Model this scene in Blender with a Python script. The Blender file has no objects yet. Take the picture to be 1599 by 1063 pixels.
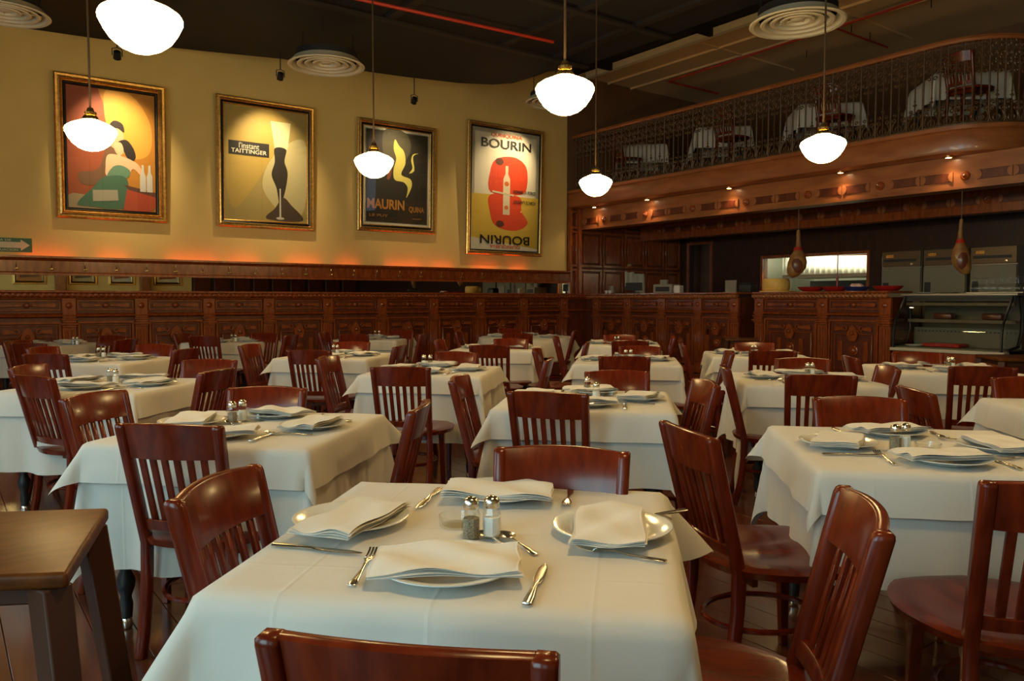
import bpy, bmesh, math, random
from mathutils import Vector, Matrix
random.seed(7)
R_ = math.radians
C = bpy.context.scene.collection
# ------------------------------------------------------------------ camera, sky, daylight, exposure
FPX, YAW, PITCH, EYE = 1217.0, R_(36.5), math.atan(63.5/1217.0), 1.32
sc = bpy.context.scene
cd = bpy.data.cameras.new('camera'); cam = bpy.data.objects.new('camera', cd); C.objects.link(cam)
cam.location = (0, 0, EYE); cam.rotation_euler = (math.pi/2-PITCH, 0, -YAW)
cd.sensor_fit = 'HORIZONTAL'; cd.sensor_width = 36.0; cd.lens = 36.0*FPX/1599.0; cd.clip_start = .05
sc.camera = cam
sc.view_settings.view_transform = 'Standard'; sc.view_settings.look = 'None'
sc.view_settings.gamma = 1.0; sc.view_settings.use_curve_mapping = False
sc.view_settings.exposure = 0.86
w = bpy.data.worlds.new('world'); sc.world = w; w.use_nodes = True
w.node_tree.nodes['Background'].inputs[0].default_value = (.55, .75, 1, 1)
w.node_tree.nodes['Background'].inputs[1].default_value = .35
WINDOWS = [(-3.0, 2.3), (.3, 2.3), (3.6, 2.3), (6.9, 2.3)]      # centre y, width of each tall window in the left side wall
DAY = 105.0
for wy, ww in WINDOWS:
    l = bpy.data.lights.new('window_daylight', 'AREA'); l.shape = 'RECTANGLE'; l.size = ww; l.size_y = 2.7
    l.energy = DAY*{-3.0: .25, .3: .95, 3.6: .55, 6.9: .35}[wy]; l.color = (.52, .88, .96)
    o = bpy.data.objects.new('window_daylight', l); C.objects.link(o)
    o.location = (-3.62, wy, 2.15); o.rotation_euler = (R_(90), 0, R_(-90))
LAMP = 27.0                                                     # radiance of the lamp globes
LAMPC = (1.0, .68, .27)

# ------------------------------------------------------------------ materials
def mat(name):
    m = bpy.data.materials.new(name); m.use_nodes = True
    return m, m.node_tree, m.node_tree.nodes['Principled BSDF']
def setp(p, col, rough=.5, metal=0, coat=0, spec=None):
    p.inputs['Base Color'].default_value = (*col, 1); p.inputs['Roughness'].default_value = rough
    p.inputs['Metallic'].default_value = metal; p.inputs['Coat Weight'].default_value = coat
    p.inputs['Coat Roughness'].default_value = .12
    if spec is not None: p.inputs['Specular IOR Level'].default_value = spec
def plain(name, col, rough=.5, metal=0, coat=0, spec=None):
    m, t, p = mat(name); setp(p, col, rough, metal, coat, spec)
    n = t.nodes.new('ShaderNodeTexNoise'); n.inputs['Scale'].default_value = 9
    mp = t.nodes.new('ShaderNodeMapRange'); mp.inputs[3].default_value = max(0, rough-.06); mp.inputs[4].default_value = min(1, rough+.08)
    t.links.new(n.outputs[0], mp.inputs[0]); t.links.new(mp.outputs[0], p.inputs['Roughness'])
    return m
def noisy(name, c1, c2, scale=(8, 8, 8), rough=.5, coat=0, bump=0, metal=0, detail=4, nscale=1, world=False, spec=None):
    m, t, p = mat(name); setp(p, c1, rough, metal, coat, spec)
    tc = t.nodes.new('ShaderNodeTexCoord'); mp = t.nodes.new('ShaderNodeMapping'); mp.inputs['Scale'].default_value = scale
    n = t.nodes.new('ShaderNodeTexNoise'); n.inputs['Scale'].default_value = nscale; n.inputs['Detail'].default_value = detail
    cr = t.nodes.new('ShaderNodeValToRGB'); cr.color_ramp.elements[0].position = .32; cr.color_ramp.elements[1].position = .68
    cr.color_ramp.elements[0].color = (*c1, 1); cr.color_ramp.elements[1].color = (*c2, 1)
    if world:
        g = t.nodes.new('ShaderNodeNewGeometry'); t.links.new(g.outputs['Position'], mp.inputs[0])
    else: t.links.new(tc.outputs['Object'], mp.inputs[0])
    t.links.new(mp.outputs[0], n.inputs['Vector']); t.links.new(n.outputs[0], cr.inputs[0]); t.links.new(cr.outputs[0], p.inputs['Base Color'])
    if bump:
        b = t.nodes.new('ShaderNodeBump'); b.inputs['Strength'].default_value = bump; b.inputs['Distance'].default_value = .004
        t.links.new(n.outputs[0], b.inputs['Height']); t.links.new(b.outputs[0], p.inputs['Normal'])
    return m
def emit(name, col, s):
    m = bpy.data.materials.new(name); m.use_nodes = True; t = m.node_tree; t.nodes.clear()
    e = t.nodes.new('ShaderNodeEmission'); e.inputs[0].default_value = (*col, 1); e.inputs[1].default_value = s
    o = t.nodes.new('ShaderNodeOutputMaterial'); t.links.new(e.outputs[0], o.inputs[0])
    return m
def pane_mat(name, ior=1.5, tint=(1, 1, 1)):
    m = bpy.data.materials.new(name); m.use_nodes = True; t = m.node_tree; t.nodes.clear()
    tr = t.nodes.new('ShaderNodeBsdfTransparent'); tr.inputs[0].default_value = (*tint, 1)
    g = t.nodes.new('ShaderNodeBsdfGlossy'); g.inputs['Roughness'].default_value = .01
    f = t.nodes.new('ShaderNodeFresnel'); f.inputs[0].default_value = ior
    mx = t.nodes.new('ShaderNodeMixShader'); o = t.nodes.new('ShaderNodeOutputMaterial')
    g2 = t.nodes.new('ShaderNodeNewGeometry'); q1 = t.nodes.new('ShaderNodeMath'); q1.operation = 'MULTIPLY_ADD'; q1.inputs[1].default_value = -2; q1.inputs[2].default_value = 1
    q2 = t.nodes.new('ShaderNodeMath'); q2.operation = 'POWER'; q2.inputs[0].default_value = ior
    t.links.new(g2.outputs['Backfacing'], q1.inputs[0]); t.links.new(q1.outputs[0], q2.inputs[1]); t.links.new(q2.outputs[0], f.inputs[0])   # same weak reflection from both faces
    t.links.new(f.outputs[0], mx.inputs[0]); t.links.new(tr.outputs[0], mx.inputs[1]); t.links.new(g.outputs[0], mx.inputs[2]); t.links.new(mx.outputs[0], o.inputs[0])
    return m
M = {}
M['chair'] = noisy('chair_wood', (.078, .0082, .0022), (.150, .0185, .0042), (14, 14, 3), .25, coat=.14, spec=.25, nscale=2)
M['seat'] = noisy('seat_wood', (.078, .0085, .0022), (.145, .0185, .0042), (14, 3, 14), .26, coat=.16, spec=.28, nscale=2)
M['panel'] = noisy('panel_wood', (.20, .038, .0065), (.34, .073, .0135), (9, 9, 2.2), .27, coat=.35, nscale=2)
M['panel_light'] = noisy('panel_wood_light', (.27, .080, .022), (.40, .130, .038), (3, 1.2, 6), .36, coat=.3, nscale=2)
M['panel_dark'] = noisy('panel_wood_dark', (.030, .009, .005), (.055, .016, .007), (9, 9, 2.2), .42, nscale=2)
M['oldwood'] = noisy('worn_varnished_wood', (.070, .019, .0035), (.135, .042, .007), (3, 18, 18), .36, coat=.0, bump=.25, spec=.2, nscale=2)
M['plaque'] = noisy('plaque_wood', (.085, .015, .004), (.15, .028, .007), (9, 9, 2.2), .4, nscale=2)
M['darkleg'] = plain('dark_leg_wood', (.055, .017, .006), .45, spec=.3)
M['floor'] = noisy('floor_plank_wood', (.060, .015, .007), (.125, .034, .014), (14, 1.1, 1), .22, coat=.35, nscale=2, world=True)
M['cream'] = noisy('cream_plaster', (.78, .54, .185), (.82, .575, .205), (1.2, 1.2, 1.2), .75, nscale=2, spec=.25)
M['brownwall'] = noisy('brown_plaster', (.16, .075, .03), (.20, .095, .04), (2, 2, 2), .7)
M['black'] = noisy('black_ceiling_paint', (.0045, .0033, .003), (.008, .0058, .0045), (3, 3, 3), .8)
M['beamblack'] = plain('dull_black', (.014, .009, .006), .7)
M['greyceil'] = noisy('grey_ceiling_board', (.74, .50, .26), (.80, .55, .29), (1, 1, 1), .8)
M['whiteceil'] = plain('off_white_beam_paint', (.80, .74, .58), .6)
M['red'] = plain('red_pipe_paint', (.42, .03, .015), .4)
M['gold'] = noisy('gilt_frame', (.60, .32, .075), (.88, .56, .18), (30, 30, 30), .30, metal=.85, nscale=1)
M['frameblack'] = plain('black_frame_band', (.012, .008, .006), .3)
M['iron'] = noisy('bronzed_iron', (.085, .044, .02), (.16, .085, .038), (30, 30, 30), .42, metal=.25)
M['blackmetal'] = plain('black_metal', (.012, .012, .012), .4)
M['steel'] = noisy('brushed_steel', (.33, .29, .22), (.40, .35, .27), (2, 2, 60), .38, metal=.7, nscale=2)
M['cutlery'] = plain('polished_steel', (.78, .74, .66), .20, metal=1)
M['brass'] = plain('brass', (.72, .48, .16), .25, metal=1)
M['rod'] = plain('dark_bronze_rod', (.09, .05, .02), .4, metal=.4)
M['vent'] = plain('cream_vent_paint', (.62, .54, .38), .45)
M['china'] = plain('white_china', (.72, .72, .68), .14, coat=.4)
M['mirror'] = plain('mirror_silver', (.62, .63, .56), .0, metal=1)
M['mirror'].node_tree.nodes['Principled BSDF'].inputs['Roughness'].default_value = .01
for lk in list(M['mirror'].node_tree.links):
    if lk.to_socket.name == 'Roughness': M['mirror'].node_tree.links.remove(lk)
M['pane'] = pane_mat('picture_glass', 1.5)
M['caseglass'] = pane_mat('case_glass', 1.45, (.97, .97, .94))
M['glass'] = pane_mat('clear_glass', 1.55, (.97, .98, .97))
M['fridgedoor'] = plain('dull_fridge_door', (.27, .24, .165), .45, metal=.2)
M['fridgetop'] = noisy('tinted_steel', (.15, .105, .06), (.20, .145, .085), (2, 2, 60), .36, metal=.6, nscale=2)
M['globe'] = emit('lit_opal_glass', LAMPC, LAMP)
M['spotbulb'] = emit('lit_spot_bulb', (1, .8, .5), 25)
M['redled'] = emit('red_rope_light', (1, .10, .015), 6.0)
M['kitchenlight'] = emit('kitchen_tube', (1, 1, .72), 9)
M['daylit'] = emit('daylit_pane', (.55, 1, .8), 1.6)
M['salt'] = plain('salt_grains', (.75, .74, .70), .8)
M['pepper'] = noisy('pepper_grains', (.10, .075, .045), (.36, .29, .18), (300, 300, 300), .8)
M['paper'] = plain('paper', (.72, .68, .58), .8)
M['signgreen'] = plain('green_sign_print', (.02, .13, .07), .45)
M['signwhite'] = plain('cream_sign_print', (.62, .58, .42), .5)
M['ham'] = noisy('cured_ham_rind', (.20, .085, .022), (.38, .18, .05), (9, 9, 9), .38, coat=.3, bump=.4)
M['hamdark'] = noisy('cured_ham_lean', (.10, .028, .014), (.17, .05, .02), (14, 14, 14), .35, coat=.3)
M['cheese'] = noisy('cheese_rind', (.78, .48, .10), (.85, .56, .15), (5, 5, 5), .5)
M['redplastic'] = plain('red_plastic', (.42, .02, .012), .35)
M['blue'] = plain('blue_glaze', (.02, .04, .16), .3)
M['pink'] = noisy('pink_cold_cuts', (.60, .30, .25), (.75, .55, .48), (40, 40, 40), .5)
M['grey'] = plain('warm_grey_plastic', (.30, .27, .21), .5)
M['darkgrey'] = plain('charcoal_plastic', (.03, .03, .03), .5)
M['caseinner'] = plain('case_liner', (.13, .13, .095), .5)
M['tan'] = plain('tan_shelf', (.15, .11, .055), .5)
M['kwall'] = plain('kitchen_white', (.70, .72, .62), .5)

def cloth_mat(name, c, crease=.16):
    m, t, p = mat(name); setp(p, c, .85, spec=.2)
    p.inputs['Sheen Weight'].default_value = .15
    tc = t.nodes.new('ShaderNodeTexCoord')
    n1 = t.nodes.new('ShaderNodeTexNoise'); n1.inputs['Scale'].default_value = 7; n1.inputs['Detail'].default_value = 3
    n2 = t.nodes.new('ShaderNodeTexNoise'); n2.inputs['Scale'].default_value = 260; n2.inputs['Detail'].default_value = 2
    ad = t.nodes.new('ShaderNodeMath'); ad.operation = 'MULTIPLY_ADD'; ad.inputs[1].default_value = .05
    sx = t.nodes.new('ShaderNodeSeparateXYZ'); t.links.new(tc.outputs['Object'], sx.inputs[0]); cre = []
    for ax in (0, 1):
        pp = t.nodes.new('ShaderNodeMath'); pp.operation = 'PINGPONG'; pp.inputs[1].default_value = .147
        mr = t.nodes.new('ShaderNodeMapRange'); mr.inputs[1].default_value = 0; mr.inputs[2].default_value = .007; mr.inputs[3].default_value = crease; mr.inputs[4].default_value = 0
        t.links.new(sx.outputs[ax], pp.inputs[0]); t.links.new(pp.outputs[0], mr.inputs[0]); cre.append(mr)
    sm = t.nodes.new('ShaderNodeMath'); sm.operation = 'ADD'; t.links.new(cre[0].outputs[0], sm.inputs[0]); t.links.new(cre[1].outputs[0], sm.inputs[1])
    s2 = t.nodes.new('ShaderNodeMath'); s2.operation = 'ADD'; t.links.new(sm.outputs[0], s2.inputs[0]); t.links.new(ad.outputs[0], s2.inputs[1])
    b = t.nodes.new('ShaderNodeBump'); b.inputs['Strength'].default_value = .35; b.inputs['Distance'].default_value = .012
    for n in (n1, n2): t.links.new(tc.outputs['Object'], n.inputs['Vector'])
    t.links.new(n2.outputs[0], ad.inputs[0]); t.links.new(n1.outputs[0], ad.inputs[2]); t.links.new(s2.outputs[0], b.inputs['Height'])
    t.links.new(b.outputs[0], p.inputs['Normal'])
    return m
M['cloth'] = cloth_mat('white_table_linen', (.60, .56, .50))
M['napkin'] = cloth_mat('white_napkin_linen', (.66, .615, .54), 0)

# ------------------------------------------------------------------ mesh helpers
class MB:
    def __init__(s): s.v = []; s.f = []
    def add(s, vs, fs, T=None):
        b = len(s.v)
        s.v += [tuple(T @ Vector(p)) if T else tuple(p) for p in vs]
        s.f += [tuple(i+b for i in f) for f in fs]; return s
    def box(s, x0, y0, z0, x1, y1, z1, T=None):
        vs = [(x, y, z) for x in (x0, x1) for y in (y0, y1) for z in (z0, z1)]
        return s.add(vs, [(0, 1, 3, 2), (4, 6, 7, 5), (0, 4, 5, 1), (2, 3, 7, 6), (0, 2, 6, 4), (1, 5, 7, 3)], T)
    def rings(s, rs, closed_u=True, cap=True, closed_v=False, T=None):
        n = len(rs[0]); vs = [p for r in rs for p in r]; fs = []
        m = len(rs)
        for i in range(m if closed_v else m-1):
            j = (i+1) % m
            for k in range(n if closed_u else n-1):
                l = (k+1) % n
                fs.append((i*n+k, i*n+l, j*n+l, j*n+k))
        if cap and not closed_v: fs.append(tuple(range(n))[::-1]); fs.append(tuple((m-1)*n+k for k in range(n)))
        return s.add(vs, fs, T)
    def lathe(s, prof, n=24, T=None, sy=1, cap=True):
        rs = [[(r*math.cos(2*math.pi*k/n), sy*r*math.sin(2*math.pi*k/n), z) for k in range(n)] for r, z in prof]
        return s.rings(rs, cap=cap, T=T)
    def tube(s, pts, r, n=6, closed=False, T=None, flat=1):
        P = [Vector(p) for p in pts]; m = len(P); rs = []
        up = None
        for i in range(m):
            if closed: t = (P[(i+1) % m]-P[i-1])
            else: t = P[min(i+1, m-1)]-P[max(i-1, 0)]
            t.normalize()
            if up is None:
                up = Vector((0, 0, 1)) if abs(t.z) < .9 else Vector((0, 1, 0))
            up = (up - t*up.dot(t))
            if up.length < 1e-5: up = Vector((1, 0, 0)) - t*t.x
            up.normalize(); sd = t.cross(up)
            rr = r[i] if isinstance(r, (list, tuple)) else r
            rs.append([tuple(P[i]+(up*math.cos(2*math.pi*k/n)+sd*math.sin(2*math.pi*k/n)*flat)*rr) for k in range(n)])
        return s.rings(rs, cap=not closed, closed_v=closed, T=T)
    def prism(s, poly, d0, d1, axis='y', T=None):
        f = {'y': lambda a, b, d: (a, d, b), 'z': lambda a, b, d: (a, b, d), 'x': lambda a, b, d: (d, a, b)}[axis]
        n = len(poly); vs = [f(a, b, d0) for a, b in poly]+[f(a, b, d1) for a, b in poly]
        fs = [(k, (k+1) % n, n+(k+1) % n, n+k) for k in range(n)]+[tuple(range(n))[::-1], tuple(range(n, 2*n))]
        return s.add(vs, fs, T)
    def mesh(s, name, m, bevel=0, seg=1, ang=38):
        me = bpy.data.meshes.new(name); me.from_pydata(s.v, [], s.f)
        bm = bmesh.new(); bm.from_mesh(me)
        bmesh.ops.recalc_face_normals(bm, faces=bm.faces)
        if bevel:
            es = [e for e in bm.edges if len(e.link_faces) == 2 and e.calc_face_angle() > R_(30)]
            bmesh.ops.bevel(bm, geom=es, offset=bevel, segments=seg, affect='EDGES', profile=.5, clamp_overlap=True)
        bm.to_mesh(me); bm.free()
        me.polygons.foreach_set('use_smooth', [True]*len(me.polygons)); me.set_sharp_from_angle(angle=R_(ang))
        me.materials.append(M[m] if isinstance(m, str) else m)
        return me
    def build(s, name, m, parent=None, bevel=0, seg=1, ang=38, loc=None, rot=None):
        return place(name, s.mesh(name, m, bevel, seg, ang), parent, loc, rot)
def place(name, me, parent=None, loc=None, rot=None):
    o = bpy.data.objects.new(name, me); C.objects.link(o)
    if parent is not None: o.parent = parent
    if loc is not None: o.location = loc
    if rot is not None: o.rotation_euler = rot
    return o
def tag(o, label=None, cat=None, group=None, kind=None):
    if label: o['label'] = label
    if cat: o['category'] = cat
    if group: o['group'] = group
    if kind: o['kind'] = kind
    return o
def thing(name, label, cat, loc=(0, 0, 0), rz=0, group=None):
    o = bpy.data.objects.new(name, None); C.objects.link(o); o.empty_display_size = .1
    o.location = loc; o.rotation_euler = (0, 0, rz)
    return tag(o, label, cat, group)
def dup(root, loc, rz, label, group=None, scale=None):
    def cp(o, par):
        c = o.copy(); C.objects.link(c); c.parent = par
        for ch in kids[o.name]: cp(ch, c)
        return c
    kids = {}
    def walk(o):
        kids[o.name] = list(o.children)
        for ch in o.children: walk(ch)
    walk(root)
    r = cp(root, None); r.location = loc; r.rotation_euler = (0, 0, rz); r['label'] = label
    if group: r['group'] = group
    if scale: r.scale = scale
    return r
def struct(o, label=None): return tag(o, label, kind='structure')
def text_mesh(s, m, width, height, depth=.0012, bold=.0, center=True):
    cu = bpy.data.curves.new('lettering', 'FONT'); cu.body = s; cu.extrude = .01; cu.offset = bold; cu.align_x = 'CENTER'
    o = bpy.data.objects.new('lettering', cu); C.objects.link(o)
    dg = bpy.context.evaluated_depsgraph_get(); me = bpy.data.meshes.new_from_object(o.evaluated_get(dg))
    C.objects.unlink(o); bpy.data.objects.remove(o)
    xs = [v.co.x for v in me.vertices]; ys = [v.co.y for v in me.vertices]
    sx = width/(max(xs)-min(xs)); sy = height/(max(ys)-min(ys)); mx = (max(xs)+min(xs))/2; my = (max(ys)+min(ys))/2
    for v in me.vertices:                                        # stands in the XZ plane, faces -Y
        x, y, z = v.co; v.co = ((x-mx)*sx, -z/.01*depth/2, (y-my)*sy)
    me.materials.clear(); me.materials.append(M[m] if isinstance(m, str) else m)
    return me
CAMR = cam.rotation_euler.to_matrix()
def ray(px, py): return CAMR @ Vector(((px-799.5)/FPX, (531.5-py)/FPX, -1))
def onz(px, py, z): d = ray(px, py); return Vector((0, 0, EYE))+d*((z-EYE)/d.z)
def onY(px, py, y): d = ray(px, py); return Vector((0, 0, EYE))+d*(y/d.y)
def onX(px, py, x): d = ray(px, py); return Vector((0, 0, EYE))+d*(x/d.x)

# ------------------------------------------------------------------ room shell
YW, XB, XL, XR, YF = 12.6, 10.8, -3.2, 14.3, -5.0     # cream wall, balcony front, window wall, bar back wall, wall behind the camera
ZC, ZS = 6.05, 5.0                                     # upper ceiling, dark soffit
fl = struct(MB().box(XL-.2, YF-.2, -.12, XR+4, YW+.2, -.012).build('floor', 'panel_dark'), 'dark red plank floor of the dining room')
PW = .145
pl_mesh = {}
def plank(L):
    if L not in pl_mesh: pl_mesh[L] = MB().box(-PW/2+.0015, 0, -.012, PW/2-.0015, L-.003, 0).mesh('plank', 'floor', bevel=.0012)
    return pl_mesh[L]
far = MB(); cnt = 0
x = -1.2
while x < 10.9:
    y = -1.0 + random.choice([-1.6, -1.0, -.4, 0])
    while y < 12.2:
        L = random.choice([2.0, 2.4, 2.8])
        d = math.hypot(x, y+L/2)
        vis = (x*math.sin(YAW)+(y+L)*math.cos(YAW)) > .8
        if d < 6.4 and vis and cnt < 285:
            place('plank', plank(L), fl, (x, y, 0)); cnt += 1
        else: far.box(x-PW/2+.0015, y, -.012, x+PW/2-.0015, y+L-.003, 0)
        y += L
    x += PW
o = far.build('distant_planks', 'floor', fl); o['kind'] = 'stuff'

MB().box(XL-.3, YW, 0, 10.76, YW+.2, ZC).build('wall_back', 'cream')['kind'] = 'structure'
o = MB().box(10.76, YW, 3.24, XR+.95, YW+.2, ZC).build('wall_upper_end', 'brownwall'); struct(o)
wl = MB()
ys = [YF-.2]+[v for wy, ww in WINDOWS for v in (wy-ww/2, wy+ww/2)]+[YW+.2]
for i in range(0, len(ys), 2): wl.box(XL-.3, ys[i], 0, XL, ys[i+1], ZC)
for wy, ww in WINDOWS: wl.box(XL-.3, wy-ww/2, 0, XL, wy+ww/2, .8); wl.box(XL-.3, wy-ww/2, 3.5, XL, wy+ww/2, ZC)
struct(wl.build('wall_left', 'cream'))
for i, (wy, ww) in enumerate(WINDOWS):
    wn = bpy.data.objects.new('window_%d' % (i+1), None); C.objects.link(wn); wn.location = (XL-.15, wy, .8); struct(wn, 'tall daylit window in the side wall')
    f = MB(); h = 2.7
    for a in (-ww/2, ww/2-.07): f.box(-.05, a, 0, .05, a+.07, h)
    f.box(-.05, -ww/2, 0, .05, ww/2, .07); f.box(-.05, -ww/2, h-.07, .05, ww/2, h)
    f.box(-.03, -.025, .07, .03, .025, h-.07); f.box(-.03, -ww/2, 1.8, .03, ww/2, 1.85)
    f.build('window_frame', 'panel', wn)
    MB().box(-.004, -ww/2+.06, .06, .004, ww/2-.06, h-.06).build('window_pane', 'pane', wn)
struct(MB().box(XL-.3, YF-.2, 0, XR+.3, YF, ZC).build('wall_front', 'cream'))
# wall behind the bar, with the kitchen pass-through and a doorway
PY0, PY1, PZ0, PZ1 = 7.95, 10.27, 1.0, 2.2
DY0, DY1, DZ = 11.68, 12.3, 2.6
wr = MB()
ZW = 3.24
wr.box(XR, YF, 0, XR+.15, PY0, ZW); wr.box(XR, PY0, 0, XR+.15, PY1, PZ0); wr.box(XR, PY0, PZ1, XR+.15, PY1, ZW)
wr.box(XR, PY1, 0, XR+.15, DY0, ZW); wr.box(XR, DY0, DZ, XR+.15, DY1, ZW); wr.box(XR, DY1, 0, XR+.15, YW, ZW)
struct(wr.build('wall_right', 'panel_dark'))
struct(MB().box(XR+.71, YF, 3.24, XR+.85, YW, ZC).build('wall_balcony_back', 'brownwall'))
struct(MB().box(XL-.3, YF-.2, ZC, 11.05, YW+.2, ZC+.15).build('ceiling', 'black'))
cl = MB().box(11.05, YF-.2, ZC-.02, XR+1, YW+.25, ZC+.15).build('ceiling_grey', 'greyceil'); struct(cl)
MB().box(11.0, 2.0, ZC-.14, 11.12, 12.3, ZC-.02).build('ceiling_edge_beam', 'whiteceil', cl)
for a in (11.9, 12.6):
    MB().box(a, 0, ZC-.06, a+.04, YW, ZC-.02).build('ceiling_batten', 'greyceil', cl)
for a in (7.2, 9.6): MB().box(11.12, a, ZC-.05, XR, a+.05, ZC-.02).build('ceiling_batten', 'greyceil', cl)
# dark soffit with the wavy edge along the cream wall
ed = [onz(px, py, ZS) for px, py in [(45, 45), (150, 60), (230, 70), (320, 80), (440, 92), (560, 110), (640, 121), (720, 130), (770, 132), (800, 130), (830, 121), (850, 112)]]
poly = [(XL, ed[0].y+.4)]+[(p.x, min(p.y, YW-.001)) for p in ed]+[(8.35, 9.6), (8.35, YF), (XL, YF)]
so = MB().prism(poly, ZS, ZC-.01, 'z').build('ceiling_soffit', 'black'); struct(so)
for a in (1.2, 3.0, 4.8, 6.6, 7.6): MB().box(a, YF, ZS-.05, a+.12, 9.3, ZS).build('soffit_rib', 'beamblack', so)
for a in (2.5, 5.0, 7.5, 9.2): MB().box(XL, a, ZS-.08, 8.3, a+.1, ZS-.05).build('soffit_rib', 'beamblack', so)
for a in (8.9, 9.8): MB().box(a, YF, ZC-.22, a+.1, YW, ZC).build('ceiling_joist', 'beamblack', so)
for a in (3.0, 6.0, 9.0, 11.5): MB().box(8.35, a, ZC-.16, 11, a+.08, ZC).build('ceiling_joist', 'beamblack', so)
# sprinkler pipes
def pipe(label, pts, r=.022, heads=(), hang=.13):
    t = thing('sprinkler_pipe', label, 'pipe', pts[0], group='red sprinkler pipes')
    p0 = Vector(pts[0])
    MB().tube([tuple(Vector(p)-p0) for p in pts], r, 8).build('pipe_run', 'red', t)
    for h in heads:
        q = Vector(h)-p0; MB().lathe([(.012, -.09), (.03, -.085), (.012, -.07), (.012, 0)], 8).build('sprinkler_head', 'brass', t, loc=tuple(q))
    for k in range(1, 3):
        q = (Vector(pts[-1])-p0)*k/3; MB().tube([(q.x, q.y, r), (q.x, q.y, r+hang)], .008, 6).build('hanger', 'blackmetal', t)
pipe('red sprinkler pipe under the black soffit, running beside the cream wall', [(3.2, 8.68, 4.86), (6.95, 8.44, 4.86)])
pipe('thin red sprinkler pipe with brass head above the centre pendant lamp', [(8.75, 9.7, 5.7), (8.75, 4.0, 5.7)], heads=[(8.75, 9.35, 5.7)])
pipe('long red sprinkler pipe crossing the grey ceiling above the balcony', [(14.0, 11.3, 5.85), (12.4, 11.3, 5.85), (12.0, 3.5, 5.85)])
pipe('short red branch pipe on the grey ceiling over the balcony rail', [(12.2, 7.5, 5.88), (14.0, 7.5, 5.88)], r=.018)

# ------------------------------------------------------------------ carved panelling, hook rail, mirror
def rope(L, r, pitch=.07, n=9):
    m = MB(); k = int(L/(pitch/7)); rs = []
    for i in range(k+1):
        x = L*i/k
        rs.append([(x, math.cos(a)*rr, math.sin(a)*rr) for j in range(n) for a in [2*math.pi*j/n] for rr in [r*(1+.26*math.cos(2*a-2*math.pi*x/pitch))]])
    return m.rings(rs)
def scroll(cx, cz, r, sgn=1, turns=1.1, n=14, y=-.01):
    return [(cx+sgn*(r*(1-.65*i/n))*math.cos(2*math.pi*turns*i/n), y, cz+(r*(1-.65*i/n))*math.sin(2*math.pi*turns*i/n)) for i in range(n+1)]
def pilaster_mesh(W=.17):
    m = MB(); h = W/2
    m.box(-h-.02, -.075, 0, h+.02, 0, .14)
    m.box(-h, -.045, .14, h, 0, .96); m.box(-h+.03, -.062, .2, -h+.055, -.04, .9); m.box(h-.055, -.062, .2, h-.03, -.04, .9); m.box(-.014, -.062, .2, .014, -.04, .9)
    m.box(-h-.005, -.075, .94, h+.005, 0, .97); m.box(-h-.022, -.10, .97, h+.022, 0, 1.0); m.box(-h, -.08, 1.0, h, 0, 1.04); m.box(-h-.018, -.09, 1.04, h+.018, 0, 1.065)
    m.box(-h, -.06, 1.065, h, 0, 1.34)
    m.lathe([(.045, 0), (.045, .01), (.03, .018), (.012, .03), (0.001, .032)], 10, T=Matrix.Translation((0, -.06, 1.24)) @ Matrix.Rotation(R_(90), 4, 'X'))
    return m.mesh('pilaster', 'panel', bevel=.004)
def frame_bars(m, x0, z0, x1, z1, t, d):
    m.box(x0, -d, z0, x1, 0, z0+t); m.box(x0, -d, z1-t, x1, 0, z1); m.box(x0, -d, z0+t, x0+t, 0, z1-t); m.box(x1-t, -d, z0+t, x1, 0, z1-t)
def frieze_mesh(W):
    m = MB(); x0, x1 = -W/2, W/2
    frame_bars(m, x0, 1.17, x1, 1.315, .018, .022); c = 1.243
    for s in (-1, 1):
        m.prism([(s*.06, c-.012), (s*(W/2-.07), c-.028), (s*(W/2-.05), c), (s*(W/2-.07), c+.028), (s*.06, c+.012)], -.024, 0)
        m.tube(scroll(s*.085, c, .028, s), .008, 5)
    m.lathe([(.04, 0), (.04, .012), (.028, .03), (.012, .036), (.001, .036)], 10, T=Matrix.Translation((0, 0, c)) @ Matrix.Rotation(R_(90), 4, 'X'))
    m.v = [(x, y*1.5, z) for x, y, z in m.v]
    return m.mesh('frieze_panel', 'panel', bevel=.003)
def lower_mesh(W):
    m = MB(); x0, x1 = -W/2, W/2
    frame_bars(m, x0, .16, x1, 1.02, .03, .028); frame_bars(m, x0+.045, .205, x1-.045, .975, .012, .018)
    a = W/2-.10
    # inner stepped moulding with ears
    pts = [(-a, -.02, .26), (a, -.02, .26), (a, -.02, .80), (.11, -.02, .80), (.07, -.02, .86), (-.07, -.02, .86), (-.11, -.02, .80), (-a, -.02, .80)]
    m.tube([(x, y+.012, z) for x, y, z in pts], .015, 5, closed=True)
    for s in (-1, 1):
        m.prism([(s*.15, .865), (s*(a-.01), .85), (s*a, .89), (s*(a-.02), .92), (s*.15, .905)], -.028, 0)
        m.tube(scroll(s*.13, .885, .045, s), .013, 5); m.tube(scroll(s*.09, .36, .05, s), .012, 5)
        m.box(s*.2-.035, -.02, .40, s*.2+.035, 0, .7)
    m.lathe([(.075, 0), (.075, .012), (.058, .014), (.05, .03), (.02, .04), (.001, .04)], 14, T=Matrix.Translation((0, 0, .56)) @ Matrix.Rotation(R_(90), 4, 'X'))
    m.prism([(-.05, .70), (.05, .70), (.085, .80), (.05, .90), (0, .945), (-.05, .90), (-.085, .80)], -.032, 0)
    m.lathe([(.035, 0), (.03, .02), (.001, .03)], 8, T=Matrix.Translation((0, -.03, .82)) @ Matrix.Rotation(R_(90), 4, 'X'))
    m.v = [(x, y*1.7, z) for x, y, z in m.v]
    return m.mesh('carved_panel', 'panel', bevel=.003)
PIL = pilaster_mesh()
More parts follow.
